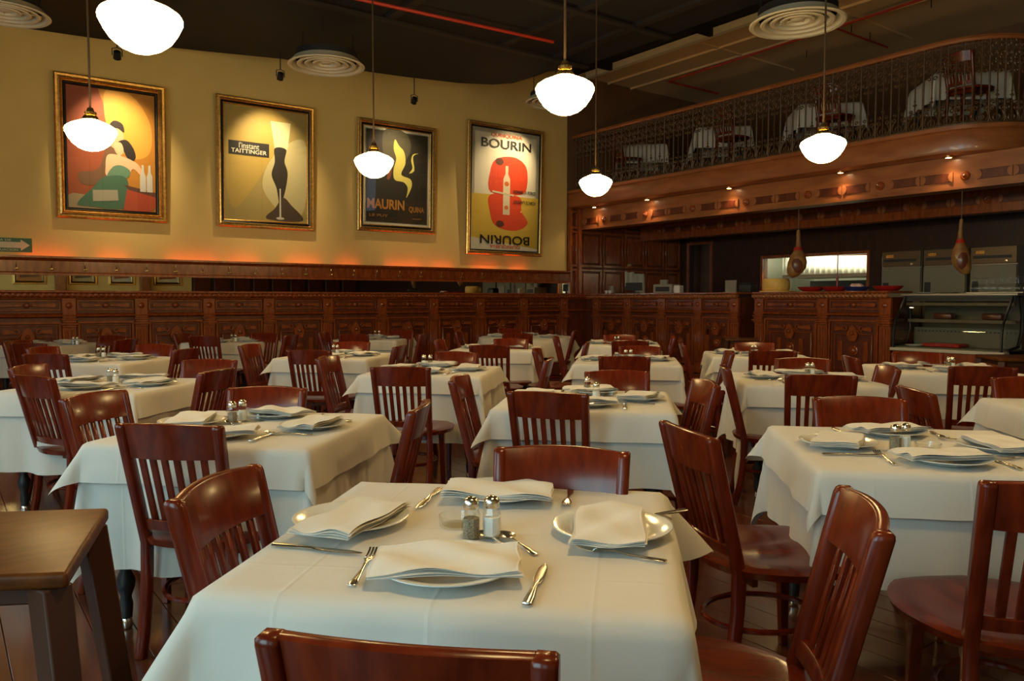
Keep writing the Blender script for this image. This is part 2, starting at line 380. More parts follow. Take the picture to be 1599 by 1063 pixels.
def bar_front(root, xs, x0, x1, depth, rope_from=None):
    """panelled front along local x from x0 to x1, facing local -y; pilasters centred at xs"""
    MB().box(x0, 0, .02, x1, depth, 1.36).build('body', 'plaque', root, bevel=.003)
    MB().box(x0, -.05, 0, x1, 0, .12).build('plinth', 'panel', root, bevel=.008)
    m = MB(); m.prism([(0, 1.075), (-.03, 1.075), (-.06, 1.09), (-.065, 1.105), (-.05, 1.12), (0, 1.135)], x0, x1, 'x'); m.build('middle_moulding', 'panel', root)
    m = MB(); m.prism([(0, 1.325), (-.05, 1.33), (-.06, 1.345), (-.06, 1.352), (0, 1.352)], x0, x1, 'x'); m.build('rope_bed', 'panel', root)
    rope(x1-x0, .034).build('rope_moulding', 'panel_light' if rope_from else 'panel', root, loc=(x0, -.075, 1.385), ang=60)
    MB().box(x0, -.11, 1.418, x1, depth, 1.45).build('top_board', 'panel', root, bevel=.006)
    for a in xs: place('pilaster', PIL, root, (a, 0, 0))
    ck = {}
    for a, b in zip(xs[:-1], xs[1:]):
        W = round(b-a-.20, 2)
        if W < .3: continue
        if W not in ck: ck[W] = (frieze_mesh(W), lower_mesh(W))
        place('frieze_panel', ck[W][0], root, ((a+b)/2, 0, 0)); place('carved_panel', ck[W][1], root, ((a+b)/2, 0, 0))
YP = 12.35
t = thing('wall_panelling', 'long carved dark wood panelling below the narrow mirror on the cream wall', 'panelling', (0, YP, 0))
bar_front(t, [-3.05, -2.2, -1.3, -.4, .5, 1.49, 2.41, 3.36, 4.28, 5.28, 6.28, 7.33, 8.36, 9.4, 10.45], XL, 11.1, .215, None)
o = MB().box(XL, 12.52, 1.45, 10.76, 12.56, 1.68).build('wall_mirror', 'mirror'); tag(o, 'long narrow mirror strip between the panelling and the hook rail', 'mirror')
t = thing('hook_rail', 'dark wood rail with brass coat hooks above the narrow mirror', 'coat rail', (0, YW, 1.66))
MB().box(XL, -.09, 0, 10.76, 0, .2).build('rail_board', 'panel', t, bevel=.004)
m = MB(); m.prism([(0, .2), (-.10, .2), (-.13, .225), (-.16, .235), (-.16, .262), (-.14, .262), (-.14, .245), (0, .245)], XL, 10.76, 'x'); m.build('ledge', 'panel', t)
m = MB(); m.prism([(-.09, 0), (-.115, 0), (-.115, .03), (-.09, .045)], XL, 10.76, 'x'); m.build('lower_moulding', 'panel', t)
hm = MB(); hm.lathe([(.018, 0), (.018, .006), (.008, .01), (.007, .05), (.017, .058), (.019, .068), (.012, .078), (.001, .08)], 8, T=Matrix.Rotation(R_(90), 4, 'X'))
hm.tube([(0, -.008, .01), (0, -.03, .05), (0, -.03, .09)], .006, 6); hook = hm.mesh('coat_hook', 'brass')
for px in [25.3, 80.3, 132.8, 181.6, 228.9, 273.9, 316.5, 358, 399.4, 439.8, 477.3, 516.1, 552.3, 588, 623.5, 656.8, 689.1, 721, 752, 782, 810, 838, 864.9]:
    place('coat_hook', hook, t, (onY(px, 415, 12.5).x, -.09, .085))
for k in range(8): place('coat_hook', hook, t, (.5-k*.42, -.09, .085))
t = thing('rope_light', 'glowing red rope light lying on the ledge above the hook rail', 'rope light', (0, YW-.115, 1.9125))
MB().tube([(XL+.2, 0, 0), (10.6, 0, 0)], .007, 6).build('clear_tube', 'redplastic', t)
for k in range(14): MB().tube([(XL+.5+k*.92, 0, 0), (XL+.5+k*.92+[.62, .40, .78, .50][k % 4], 0, 0)], .008, 6).build('lit_segment', 'redled', t)

# wood panelled end wall under the balcony
t = thing('end_panelling', 'tall dark wood panelling beside the cream wall under the balcony', 'panelling', (10.76, YW, 0))
MB().box(.004, -.03, 0, XR-10.765, 0.19, 3.235).build('backing', 'plaque', t)
MB().box(0, -.12, 1.45, .06, -.03, 3.24).build('stile', 'panel', t, bevel=.004); MB().box(.24, -.12, 1.45, .32, -.03, 3.24).build('stile', 'panel', t, bevel=.004)
def wpanel(W, H):
    m = MB(); frame_bars(m, 0, 0, W, H, .05, .03); m.box(.09, -.02, .09, W-.09, 0, H-.09); return m.mesh('wood_panel', 'panel', bevel=.006)
pm = {}
for x0, W in ((.05, .2), (.34, .62), (1.0, .62), (1.66, .62), (2.32, .62), (2.98, .5)):
    for z0, H in ((1.3, .68), (2.02, .76), (2.82, .38)):
        if (W, H) not in pm: pm[(W, H)] = wpanel(W, H)
        place('wood_panel', pm[(W, H)], t, (x0, -.03, z0))

# ------------------------------------------------------------------ bar counters
XC = 11.1
t = thing('bar_counter', 'long carved dark wood counter under the balcony, meeting the wall panelling', 'counter', (XC, YP, 0), R_(-90))
Lc = YP-8.43
bar_front(t, [.34, 1.26, 2.17, 3.04, Lc-.08], 0.0, Lc, .62, True)
t = thing('bar_counter', 'carved dark wood counter holding the cheese wheel and red plates', 'counter', (XC, 8.11, 0), R_(-90))
L2 = 8.11-5.80
bar_front(t, [.10, 1.26, L2-.06], 0, L2, .62, True)

# balcony: slab edge along a path with a rounded end
YT, RT = 5.15, 1.0
def bpath(s, off=0.0):
    """point on the balcony edge s metres from the cream wall, off metres further in"""
    Ls = YW-YT
    if s <= Ls: return (XB+off, YW-s, (-1, 0))
    a = (s-Ls)/RT
    if a <= math.pi/2: return (XB+RT-(RT-off)*math.cos(a), YT-(RT-off)*math.sin(a), (-math.cos(a), -math.sin(a)))
    e = s-Ls-RT*math.pi/2
    return (XB+RT+e, YT-RT+off, (0, -1))
SEND = YW-YT+RT*math.pi/2+2.4
ss = [.004]+[i*.5 for i in range(1, 15)]+[YW-YT+RT*math.pi/2*k/10 for k in range(0, 11)]+[SEND]
def sweep(prof, name, m, parent, ss=ss, z0=0):
    rs = []
    for s in ss:
        r = []
        for off, z in prof:
            x, y, _ = bpath(s, off); r.append((x, y, z+z0))
        rs.append(r)
    return MB().rings(rs).build(name, m, parent, ang=32)
bal = thing('balcony', 'wood balcony with rounded corner and curved fascia over the bar', 'balcony', (0, 0, 0))
sweep([(.05, 3.24), (.0, 3.26), (-.012, 3.30), (-.012, 3.50), (.0, 3.53), (-.03, 3.55), (-.03, 3.60), (.25, 3.60), (.25, 3.24)], 'fascia', 'panel_light', bal)
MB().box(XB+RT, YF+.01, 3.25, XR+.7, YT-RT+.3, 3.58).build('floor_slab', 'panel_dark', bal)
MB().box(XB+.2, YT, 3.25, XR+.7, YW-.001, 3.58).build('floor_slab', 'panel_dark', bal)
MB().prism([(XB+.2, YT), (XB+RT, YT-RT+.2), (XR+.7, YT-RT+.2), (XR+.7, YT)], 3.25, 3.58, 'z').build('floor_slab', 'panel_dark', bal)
bm_ = MB().box(XC, .5, 2.80, XC+.3, YW-.03, 3.25).build('front_beam', 'panel_light', bal, bevel=.008)
m = MB().box(XC-.03, .5, 2.80, XC, YW-.03, 2.83); m.build('bead', 'panel_light', bm_)
plq = MB().box(-.19, -.012, -.062, .19, 0, .062)
PLQ = plq.mesh('beam_plaque', 'plaque', bevel=.004)
cre = MB()
for s in (-1, 1): cre.prism([(s*.21, -.068)]+[(s*(.21-.062*math.cos(t_*math.pi/8)), .068*math.sin(t_*math.pi/8)) for t_ in range(-4, 5)]+[(s*.21, .068)], -.024, 0)
CRE = cre.mesh('plaque_end', 'panel_light', bevel=.004)
MED = MB().lathe([(.062, 0), (.062, .02), (.045, .035), (.03, .032), (.012, .05), (.001, .052)], 16, T=Matrix.Rotation(R_(90), 4, 'X')).mesh('medallion', 'panel', bevel=0)
for k in range(-1, 9):
    yy = 11.83-1.166*k
    if yy < 1: continue
    place('medallion', MED, bm_, (XC, yy, 2.97), (0, 0, R_(-90)))
    for dv in (.36, .80):
        if yy-dv > .8: place('beam_plaque', PLQ, bm_, (XC, yy-dv, 2.97), (0, 0, R_(-90))); place('plaque_end', CRE, bm_, (XC, yy-dv, 2.97), (0, 0, R_(-90)))['kind'] = 'stuff'
b2 = MB().box(12.9, .5, 2.64, 13.2, YW-.04, 3.24).build('rear_beam', 'panel', bal, bevel=.008)
for k in range(0, 10):
    yy = 12.0-1.12*k
    place('medallion', MED, b2, (12.9, yy, 2.84), (0, 0, R_(-90)))
    for dv in (.36, .80):
        if yy-dv > .8: place('beam_plaque', PLQ, b2, (12.9, yy-dv, 2.84), (0, 0, R_(-90))); place('plaque_end', CRE, b2, (12.9, yy-dv, 2.84), (0, 0, R_(-90)))['kind'] = 'stuff'
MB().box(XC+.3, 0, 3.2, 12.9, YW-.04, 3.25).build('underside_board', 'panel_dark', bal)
# railing
ra = thing('balcony_railing', 'ornate bronze scrollwork railing with a polished wood handrail along the balcony', 'railing', (0, 0, 0))
ss2 = [0.0]+[i*.5 for i in range(1, 15)]+[YW-YT+RT*math.pi/2*k/10 for k in range(0, 11)]+[SEND]
sweep([(.10, 4.70), (.085, 4.73), (.10, 4.765), (.14, 4.775), (.18, 4.765), (.195, 4.73), (.18, 4.70)], 'handrail', 'panel_light', ra, ss2)
sweep([(.12, 3.63), (.12, 3.65), (.16, 3.65), (.16, 3.63)], 'bottom_rail', 'iron', ra, ss2)
sweep([(.128, 4.66), (.128, 4.675), (.152, 4.675), (.152, 4.66)], 'top_rail', 'iron', ra, ss2)
BAR = MB().tube([(0, 0, .02), (0, 0, 1.12)], .013, 6).mesh('baluster', 'iron')
BAR2 = MB().tube([(0, 0, .02), (0, 0, 1.12)], .009, 5)
BAR2.lathe([(.004, .36), (.022, .385), (.006, .42), (.016, .44), (.001, .48)], 6)
for s in (-1, 1): BAR2.tube([(0, 0, .36), (s*.022, 0, .40), (s*.03, 0, .385)], .006, 4)
BAR2 = BAR2.mesh('baluster', 'iron')
sw = MB()
def ring(m, cx, cz, r, t=.007, n=14, a0=0, a1=2*math.pi, y=0):
    full = abs(a1-a0-2*math.pi) < 1e-6
    pts = [(cx+r*math.cos(a0+(a1-a0)*i/n), y, cz+r*math.sin(a0+(a1-a0)*i/n)) for i in range(n if full else n+1)]
    m.tube(pts, t, 4, closed=full)
ring(sw, 0, .13, .092, .012, 14, R_(140), R_(400)); ring(sw, 0, .105, .045, .010, 10)
for s in (-1, 1):
    sw.tube(scroll(s*.062, .225, .036, s, 1.1, 9, 0), .011, 4); sw.tube(scroll(s*.05, .30, .026, s, 1.0, 7, 0), .010, 4)
    sw.tube(scroll(s*.055, .80, .045, s, 1.1, 9, 0), .011, 4); sw.tube(scroll(s*.055, .92, .048, -s, 1.1, 9, 0), .011, 4)
    sw.tube(scroll(s*.06, 1.03, .04, s, 1.0, 8, 0), .011, 4); sw.tube(scroll(s*.04, .70, .03, s, 1.0, 7, 0), .010, 4)
ring(sw, 0, 1.08, .04, .010, 10); ring(sw, 0, .86, .03, .010, 8)
SW = sw.mesh('scrollwork', 'iron')
s = .09; k = 0
while s < SEND-.1:
    x, y, nrm = bpath(s, .14); a = math.atan2(nrm[1], nrm[0])+math.pi/2
    place('baluster', BAR2 if k % 2 else BAR, ra, (x, y, 3.60), (0, 0, a))
    if k % 2: place('scrollwork', SW, ra, (x, y, 3.60), (0, 0, a))['kind'] = 'stuff'
    s += .112; k += 1
# downlights under the slab edge
dm1 = MB().lathe([(.055, 0), (.055, -.025), (.04, -.03)], 14, cap=False); dm1 = dm1.mesh('trim_ring', 'brass'); dm2 = MB().lathe([(.001, -.012), (.036, -.014), (.036, -.026), (.001, -.03)], 12).mesh('bulb', 'spotbulb')
for i, (y, lab) in enumerate([(11.98, 'small lit downlight nearest the cream wall, under the balcony edge'), (10.5, 'second small lit downlight from the cream wall under the balcony edge'), (8.59, 'third lit downlight from the cream wall, middle of the balcony edge'), (6.55, 'small lit downlight right behind the hanging lamp by the balcony'), (5.0, 'small lit downlight near the rounded corner of the balcony')]):
    t = thing('downlight', lab, 'downlight', (10.97, y, 3.245), group='downlights under the balcony edge')
    place('trim_ring', dm1, t); place('bulb', dm2, t)
    l = bpy.data.lights.new('downlight_beam', 'SPOT'); l.energy = 7; l.color = (1, .72, .42); l.spot_size = R_(115); l.spot_blend = .6; l.shadow_soft_size = .03
    o = bpy.data.objects.new('downlight_beam', l); C.objects.link(o); o.parent = t; o.location = (0, 0, -.04); o.rotation_euler = (0, R_(8), 0)

# ------------------------------------------------------------------ framed posters, sign
PC = {}
def pcol(c):
    if c not in PC: PC[c] = plain('poster_ink', tuple(min(.85, 1.35*v) for v in c), .55)
    return PC[c]
def ell(cx, cz, rx, rz, n=20, rot=0):
    ca, sa = math.cos(rot), math.sin(rot)
    return [(cx+rx*math.cos(2*math.pi*k/n)*ca-rz*math.sin(2*math.pi*k/n)*sa, cz+rx*math.cos(2*math.pi*k/n)*sa+rz*math.sin(2*math.pi*k/n)*ca) for k in range(n)]
def spline(pts, n=6):
    out = []; m = len(pts)
    for i in range(m):
        p0, p1, p2, p3 = [Vector(pts[(i+d) % m]) for d in (-1, 0, 1, 2)]
        for k in range(n):
            u = k/n
            q = .5*((2*p1)+(p2-p0)*u+(2*p0-5*p1+4*p2-p3)*u*u+(3*p1-p0-3*p2+p3)*u**3); out.append((q.x, q.y))
    return out
def poster(label, x0, z0, x1, z1, bands, art, mat_w=.0, bg=(.5, .4, .2)):
    W, H = x1-x0, z1-z0
    t = thing('framed_poster', label, 'poster', ((x0+x1)/2, YW-.03, z0), group='framed posters on the cream wall')
    t.rotation_euler = (R_(1.8), 0, 0)
    ins = 0
    for i, (bw, dep, mm) in enumerate(bands):
        a0, b0, c0, d0 = -W/2+ins, ins, W/2-ins, H-ins
        A = [(a0, b0), (c0, b0), (c0, d0), (a0, d0)]; B = [(a0+bw, b0+bw), (c0-bw, b0+bw), (c0-bw, d0-bw), (a0+bw, d0-bw)]
        prof = [(0, 0), (0, dep*.7), (.22, dep), (.55, dep*.86), (.8, dep), (1, dep*.6), (1, 0)]
        m = MB(); rs = []
        for f, dd in prof: rs.append([(p[0]+(q[0]-p[0])*f, -dd, p[1]+(q[1]-p[1])*f) for p, q in zip(A, B)])
        m.rings(rs, cap=False); m.build('frame_moulding' if i == 0 else 'frame_band', mm, t, ang=25); ins += bw
    w, h = W-2*ins, H-2*ins
    pr = MB().box(-w/2, -.012, ins, w/2, -.004, H-ins).build('print', pcol(bg), t)
    zz = [-.0122]
    if mat_w:
        pr2 = MB(); frame_bars(pr2, -w/2, ins, w/2, H-ins, mat_w, .013); pr2.build('paper_border', pcol((.50, .47, .36)), pr, loc=(0, 0, 0))
    def shape(pts, col):
        zz[0] -= .0008
        P = [(-w/2+u*w, ins+v*h) for u, v in pts]
        MB().prism(P, zz[0], -.012).build('printed_shape', pcol(col), pr, ang=10)
    def words(s, u, v, ww, hh, col, flip=False, bold=.02):
        zz[0] -= .0008
        me = text_mesh(s, pcol(col), ww*w, hh*h, .0006, bold)
        place('lettering', me, pr, (-w/2+u*w, zz[0], ins+v*h), (0, math.pi if flip else 0, 0))
    art(shape, words, w, h)
    MB().box(-w/2+.001, -.032, ins, w/2-.001, -.029, H-ins).build('glass_sheet', 'pane', t)
    return t
GB = [(.075, .05, 'gold'), (.028, .036, 'frameblack'), (.02, .034, 'gold')]
def art1(S, Wd, w, h):
    S([(0, 0), (.62, 0), (.55, .45), (.45, .8), (.35, 1), (0, 1)], (.27, .055, .018))
    S([(.62, 0), (1, 0), (1, 1), (.35, 1), (.45, .8), (.55, .45)], (.42, .17, .018))
    S(spline([(.45, 1), (.75, .97), (.95, .75), (.93, .5), (.7, .45), (.5, .6), (.42, .8)]), (.56, .28, .04))
    S([(0, 0), (.6, 0), (.62, .09), (.05, .12), (0, .10)], (.30, .22, .12))
    S(spline([(.12, .29), (.34, .34), (.44, .56), (.52, .60), (.55, .40), (.36, .22), (.16, .20)]), (.15, .07, .035))      # dark jacket
    S(spline([(.46, .66), (.56, .69), (.63, .64), (.61, .55), (.52, .52), (.46, .57)]), (.60, .34, .19))                   # head in profile
    S(spline([(.46, .68), (.52, .75), (.62, .73), (.64, .66), (.56, .69)]), (.02, .012, .01))
    S(spline([(.56, .57), (.66, .60), (.74, .54), (.77, .46), (.72, .42), (.66, .46), (.62, .52)]), (.018, .012, .010))    # dark curls
    S(spline([(.52, .56), (.60, .57), (.63, .50), (.58, .46), (.53, .50)]), (.64, .38, .22))
    S(spline([(.45, .46), (.60, .46), (.80, .40), (.84, .30), (.74, .36), (.66, .30), (.44, .28), (.42, .36)]), (.66, .40, .24))
    S(spline([(.50, .36), (.60, .38), (.70, .34), (.66, .28), (.44, .27)]), (.10, .20, .13))
    S(spline([(.40, .27), (.62, .29), (.68, .20), (.62, .02), (.22, .02), (.10, .04), (.28, .18)]), (.045, .12, .075))     # green skirt
    S([(.62, .22), (1, .17), (1, .12), (.70, .17)], (.09, .035, .02)); S([(.62, .02), (.66, .18), (1, .13), (1, .04), (.92, 0), (.64, 0)], (.36, .05, .02))
    for u in (.85, .93):
        S([(u-.035, .17), (u+.035, .17), (u+.035, .30), (u+.015, .34), (u+.012, .40), (u-.012, .40), (u-.015, .34), (u-.035, .30)], (.50, .48, .42))
    S([(.27, .06), (.56, .08), (.55, .17), (.27, .155)], (.30, .27, .20)); 
poster('gilt-framed poster of a couple and bottles on orange, farthest from the balcony', 1.40, 2.47, 2.84, 4.46, [(.085, .055, 'gold'), (.025, .05, 'gold'), (.04, .036, 'frameblack')], art1, bg=(.40, .15, .03))
def art2(S, Wd, w, h):
    S(spline([(.10, .98), (.55, 1.0), (.80, .85), (.55, .55), (.30, .25), (.10, .10), (.02, .4)]), (.36, .245, .055))
    S(spline([(.45, .30), (.60, .60), (.98, .75), (.98, .15), (.75, .05)]), (.40, .34, .17))
    S([(.55, .90), (.80, .90), (.76, .66), (.60, .66)], (.56, .50, .27))                          # pale tall tumbler shape
    S(spline([(.60, .66), (.74, .66), (.72, .55), (.76, .44), (.72, .26), (.66, .16), (.62, .30), (.56, .42), (.60, .54)]), (.018, .014, .010))   # black vase
    S(spline([(.70, .22), (.80, .16), (.95, .02), (.50, .02), (.60, .12)]), (.05, .030, .020))
    S([(.655, .02), (.675, .02), (.672, .30), (.658, .30)], (.50, .46, .34)); S(ell(.665, .03, .05, .012), (.48, .44, .34))
    S([(.05, .57), (.53, .57), (.53, .69), (.05, .69)], (.015, .012, .010))
    Wd("l'instant", .29, .655, .24, .05, (.62, .56, .42), bold=.0); Wd('TAITTINGER', .29, .605, .42, .036, (.62, .56, .42), bold=.01)
poster("gilt-framed olive poster with black l'instant label, second from the window wall", 3.57, 2.47, 5.15, 4.49, GB, art2, mat_w=.0, bg=(.30, .22, .07))
def art3(S, Wd, w, h):
    S([(.02, .02), (.98, .02), (.98, .98), (.02, .98)], (.022, .018, .012))
    S(spline([(.30, .98), (.62, .98), (.70, .80), (.50, .6), (.30, .7)]), (.07, .06, .035))
    # generic leaping ribbon shape in yellow
    S(spline([(.46, .90), (.52, .84), (.60, .78), (.62, .66), (.56, .54), (.70, .50), (.72, .42), (.64, .30), (.66, .40), (.60, .46), (.46, .48), (.44, .58), (.48, .70), (.44, .80)]), (.50, .43, .10))
    S(spline([(.68, .56), (.76, .60), (.74, .74), (.82, .78), (.74, .765), (.71, .70), (.73, .62)]), (.50, .43, .10))
    S(spline([(.34, .50), (.38, .48), (.42, .60), (.40, .64)]), (.18, .05, .02))
    Wd('MAURIN', .33, .215, .56, .105, (.36, .15, .025), bold=.03); Wd('QUINA', .80, .175, .24, .07, (.36, .15, .025), bold=.02)
    Wd('LE PUY', .22, .095, .28, .028, (.30, .13, .03), bold=.02); Wd('FRANCE', .80, .08, .14, .014, (.25, .12, .03))
poster('gilt-framed black poster with MAURIN QUINA lettering', 5.94, 2.53, 7.50, 4.46, GB, art3, mat_w=.045, bg=(.03, .02, .015))
def art4(S, Wd, w, h):
    S([(0, .46), (1, .46), (1, 1), (0, 1)], (.62, .56, .42)); S([(0, .10), (1, .02), (1, .46), (0, .46)], (.56, .38, .05)); S([(0, 0), (1, 0), (1, .02), (0, .10)], (.62, .56, .42))
    # two mirrored blocks of red with a bottle between them
    S(spline([(.28, .48), (.27, .66), (.36, .76), (.62, .79), (.80, .72), (.82, .56), (.72, .48)], 5), (.60, .055, .015))
    S(spline([(.28, .46), (.70, .46), (.74, .34), (.84, .24), (.66, .17), (.36, .20), (.27, .32)], 5), (.60, .055, .015))
    S(ell(.40, .74, .06, .03), (.10, .03, .015)); S(ell(.42, .22, .06, .028), (.10, .03, .015))
    S([(.46, .30), (.56, .30), (.56, .60), (.53, .64), (.53, .71), (.49, .71), (.49, .64), (.46, .60)], (.58, .50, .34)); S(ell(.51, .56, .035, .02), (.50, .12, .02)); S(ell(.51, .36, .03, .018), (.50, .12, .02))
    S([(.30, .48), (.62, .46), (.62, .475), (.30, .495)], (.55, .47, .30))
    Wd('QUINQUINA', .50, .955, .46, .035, (.55, .10, .02), bold=.02); Wd('BOURIN', .50, .885, .74, .075, (.015, .012, .01), bold=.015)
    Wd('QUINQUINA', .50, .030, .46, .032, (.55, .10, .02), True, bold=.02); Wd('BOURIN', .50, .085, .74, .075, (.015, .012, .01), True, bold=.015)
    Wd('DONNE LA FORCE', .78, .50, .34, .028, (.03, .02, .02), bold=.02); Wd('FORCE LAPETIT', .78, .415, .34, .028, (.03, .02, .02), True, bold=.02)
poster('gilt-framed red and yellow BOURIN poster, nearest the balcony', 8.19, 2.20, 10.03, 4.72, [(.075, .05, 'gold'), (.028, .036, 'frameblack')], art4, mat_w=.075, bg=(.5, .4, .2))
for i, (xa, xb, c1, c2, lab) in enumerate([(2.05, 3.0, (.40, .16, .05), (.15, .05, .03), 'gilt-framed red poster on the wall opposite, seen in the mirror beside the first column'), (3.65, 4.5, (.42, .36, .18), (.1, .08, .04), 'gilt-framed pale poster on the wall opposite, between the two dark columns'), (4.85, 5.7, (.5, .46, .36), (.25, .06, .03), 'gilt-framed white poster on the wall opposite, left of the second column'), (6.3, 7.25, (.55, .50, .34), (.30, .05, .02), 'gilt-framed cream poster on the wall opposite, right of the second column')]):
    def artr(S, Wd, w, h): S([(.1, .12), (.9, .08), (.85, .6), (.2, .7)], c2); S(ell(.5, .5, .2, .2), c1)
    t = poster(lab, xa, 1.83, xb, 3.2, GB, artr, bg=c1); t.rotation_euler = (0, 0, math.pi); t.location = ((xa+xb)/2, YF+.002, 1.83); t['group'] = 'framed posters on the wall opposite'
for i, xa in enumerate((3.22, 5.82)):
    t = thing('wood_column', ['dark wood column on the wall opposite, nearer the windows', 'dark wood column on the wall opposite, nearer the bar'][i], 'column', (xa+.17, YF+.17, 0), group='columns on the wall opposite')
    MB().box(-.2, -.16, 0, .2, .2, .3).build('base', 'panel', t, bevel=.01); MB().box(-.16, -.16, .3, .16, .16, 4.6).build('shaft', 'panel', t, bevel=.02); MB().box(-.2, -.16, 4.6, .2, .2, 5.0).build('capital', 'panel', t, bevel=.01)
t = thing('opposite_panelling', 'dark wood panelling on the wall opposite, seen dimly in the mirror', 'panelling', (7.6, YF+.001, 0))
MB().box(0, 0, 0, XR-7.6, .06, 3.2).build('backing', 'panel_dark', t)
for k in range(9): MB().box(.06+k*.73, .06, .2, .06+k*.73+.6, .09, 3.0).build('wood_panel', 'plaque', t, bevel=.02)
# exit-route sign
t = thing('wall_sign', 'small green evacuation route sign with a white arrow on the cream wall', 'sign', (.84, YW-.001, 1.97))
MB().box(-.26, -.012, 0, .26, 0, .19).build('sign_board', 'signgreen', t)
MB().prism([(-.25, .055), (.13, .055), (.13, .02), (.235, .095), (.13, .17), (.13, .135), (-.25, .135)], -.015, -.012).build('arrow', 'signwhite', t)
place('lettering', text_mesh('RUTA DE', 'signwhite', .24, .028, bold=.01), t, (-.10, -.014, .16)); place('lettering', text_mesh('EVACUACION', 'signwhite', .33, .028, bold=.01), t, (-.07, -.014, .028))

# picture spots hanging on rods
hs = MB().tube([(0, 0, 0), (0, 0, -.02)], .05, 12); hs = MB().lathe([(.03, .05), (.045, .04), (.05, -.06), (.044, -.065), (.04, -.02), (.001, -.015)], 12).mesh('spot_head', 'blackmetal')
yk = MB().tube([(-.06, 0, -.02), (-.06, 0, .07), (0, 0, .09), (.06, 0, .07), (.06, 0, -.02)], .007, 5).mesh('yoke', 'blackmetal')
bb = MB().lathe([(.001, -.022), (.036, -.024), (.036, -.03), (.001, -.034)], 10).mesh('bulb', 'spotbulb')
for (px, py), tx, tz, en, lab in [((183, 85), 2.2, 3.45, 125, 'black picture spotlight on a thin rod above the couple poster'), ((438, 118), 4.4, 3.45, 125, 'black picture spotlight on a thin rod above the olive poster'), ((647, 156), 6.7, 3.6, 70, 'black picture spotlight on a thin rod above the black poster'), ((868, 168), 9.1, 3.7, 115, 'black picture spotlight on a thin rod behind the last ceiling vent')]:
    p = onY(px, py, 11.55)
    t = thing('picture_spotlight', lab, 'spotlight', p, group='spotlights over the posters')
    top = (ZS if p.x < 7.5 else ZC)-p.z
    MB().tube([(0, 0, .09), (0, 0, top)], .008, 6).build('rod', 'blackmetal', t)
    d = Vector((tx, YW, tz))-p; q = d.to_track_quat('-Z', 'Y').to_euler()
    place('yoke', yk, t); h_ = place('spot_head', hs, t, rot=q); place('bulb', bb, h_)
    l = bpy.data.lights.new('picture_beam', 'SPOT'); l.energy = en; l.color = (1, .78, .45); l.spot_size = R_(70); l.spot_blend = 1.0; l.shadow_soft_size = .03
    o = bpy.data.objects.new('picture_beam', l); C.objects.link(o); o.parent = h_; o.location = (0, 0, -.07)

# round ceiling vents
vm = MB()
for r0, r1, z0, z1 in ((.50, .40, .0, .075), (.385, .30, .01, .10), (.285, .20, .02, .11), (.18, .09, .03, .11)):
    vm.lathe([(r0, z0), (r0-.015, z0-.012), (r0-.05, z0-.006), (r1, z1), (r1+.02, z1+.005), (r0-.02, z0+.012), (r0, z0)], 40, cap=False)
vm.lathe([(.001, .03), (.05, .03), (.075, .045), (.06, .07), (.001, .07)], 20)
VM = vm.mesh('diffuser_cone', 'vent'); vn = MB().lathe([(.41, .08), (.41, .16)], 28, cap=False); vn.lathe([(.001, .13), (.40, .13), (.40, .12), (.001, .12)], 28)
for a in range(3): vn.tube([(.38*math.cos(a*2.1), .38*math.sin(a*2.1), .1), (.38*math.cos(a*2.1), .38*math.sin(a*2.1), .5)], .006, 5)
VN = vn.mesh('duct_neck', 'black')
vb = MB(); vb.tube([(-.44, 0, .05), (.44, 0, .05)], .012, 5); vb.tube([(0, -.44, .05), (0, .44, .05)], .012, 5); VB = vb.mesh('spider_bar', 'vent')
for px, py, sc_, lab in [(8, 22, .9, 'round cream ceiling vent nearest the window wall'), (510, 103, 1.03, 'round cream ceiling vent hanging in front of the cream wall between two posters'), (1245, 37, 1.07, 'big round cream ceiling vent under the grey ceiling by the balcony'), (866, 160, .95, 'round cream ceiling vent partly hidden behind the centre pendant lamp')]:
    p = onz(px, py, 4.5)
    t = thing('ceiling_vent', lab, 'vent', p, group='round ceiling vents'); t.scale = (sc_, sc_, sc_)
    place('diffuser_cone', VM, t); place('spider_bar', VB, t); place('duct_neck', VN, t)

# pendant lamps
GL = MB().lathe([(.055, .005), (.07, -.004), (.09, -.012), (.15, -.038), (.182, -.060), (.192, -.080), (.190, -.098), (.170, -.140), (.140, -.185), (.128, -.196), (.095, -.222), (.055, -.240), (.02, -.246), (.001, -.247)], 32).mesh('glass_globe', 'globe', ang=80)
FT = MB().lathe([(.012, .10), (.022, .095), (.03, .07), (.045, .062), (.046, .045), (.036, .04), (.05, .032), (.062, .012), (.066, 0), (.05, -.006)], 18).mesh('brass_fitter', 'brass')
def pendant(loc, lab, top):
    t = thing('pendant_lamp', lab, 'lamp', (loc[0], loc[1], loc[2]+.11), group='hanging globe lamps')
    place('glass_globe', GL, t); place('brass_fitter', FT, t)
    MB().tube([(0, 0, .095), (0, 0, top-loc[2]-.11)], .0085, 8).build('rod', 'rod', t)
    MB().lathe([(.06, 0), (.055, -.02), (.02, -.035)], 12).build('ceiling_rose', 'rod', t, loc=(0, 0, top-loc[2]-.11))
for (px, py), lab in [((220, 38), 'large lit globe lamp on a rod at the top edge, nearest of the hanging lamps'), ((142, 209), 'lit globe lamp hanging before the couple poster'), ((584, 256), 'lit globe lamp hanging in front of the black poster'), ((882, 146), 'lit globe lamp hanging right above the centre row of tables, near the BOURIN poster'), ((930, 288), 'small distant lit globe lamp near the end of the balcony by the cream wall'), ((1285, 230), 'lit globe lamp hanging in front of the balcony railing')]:
    p = onz(px, py, 2.66); pendant(p, lab, ZS if p.x < 8 else ZC)
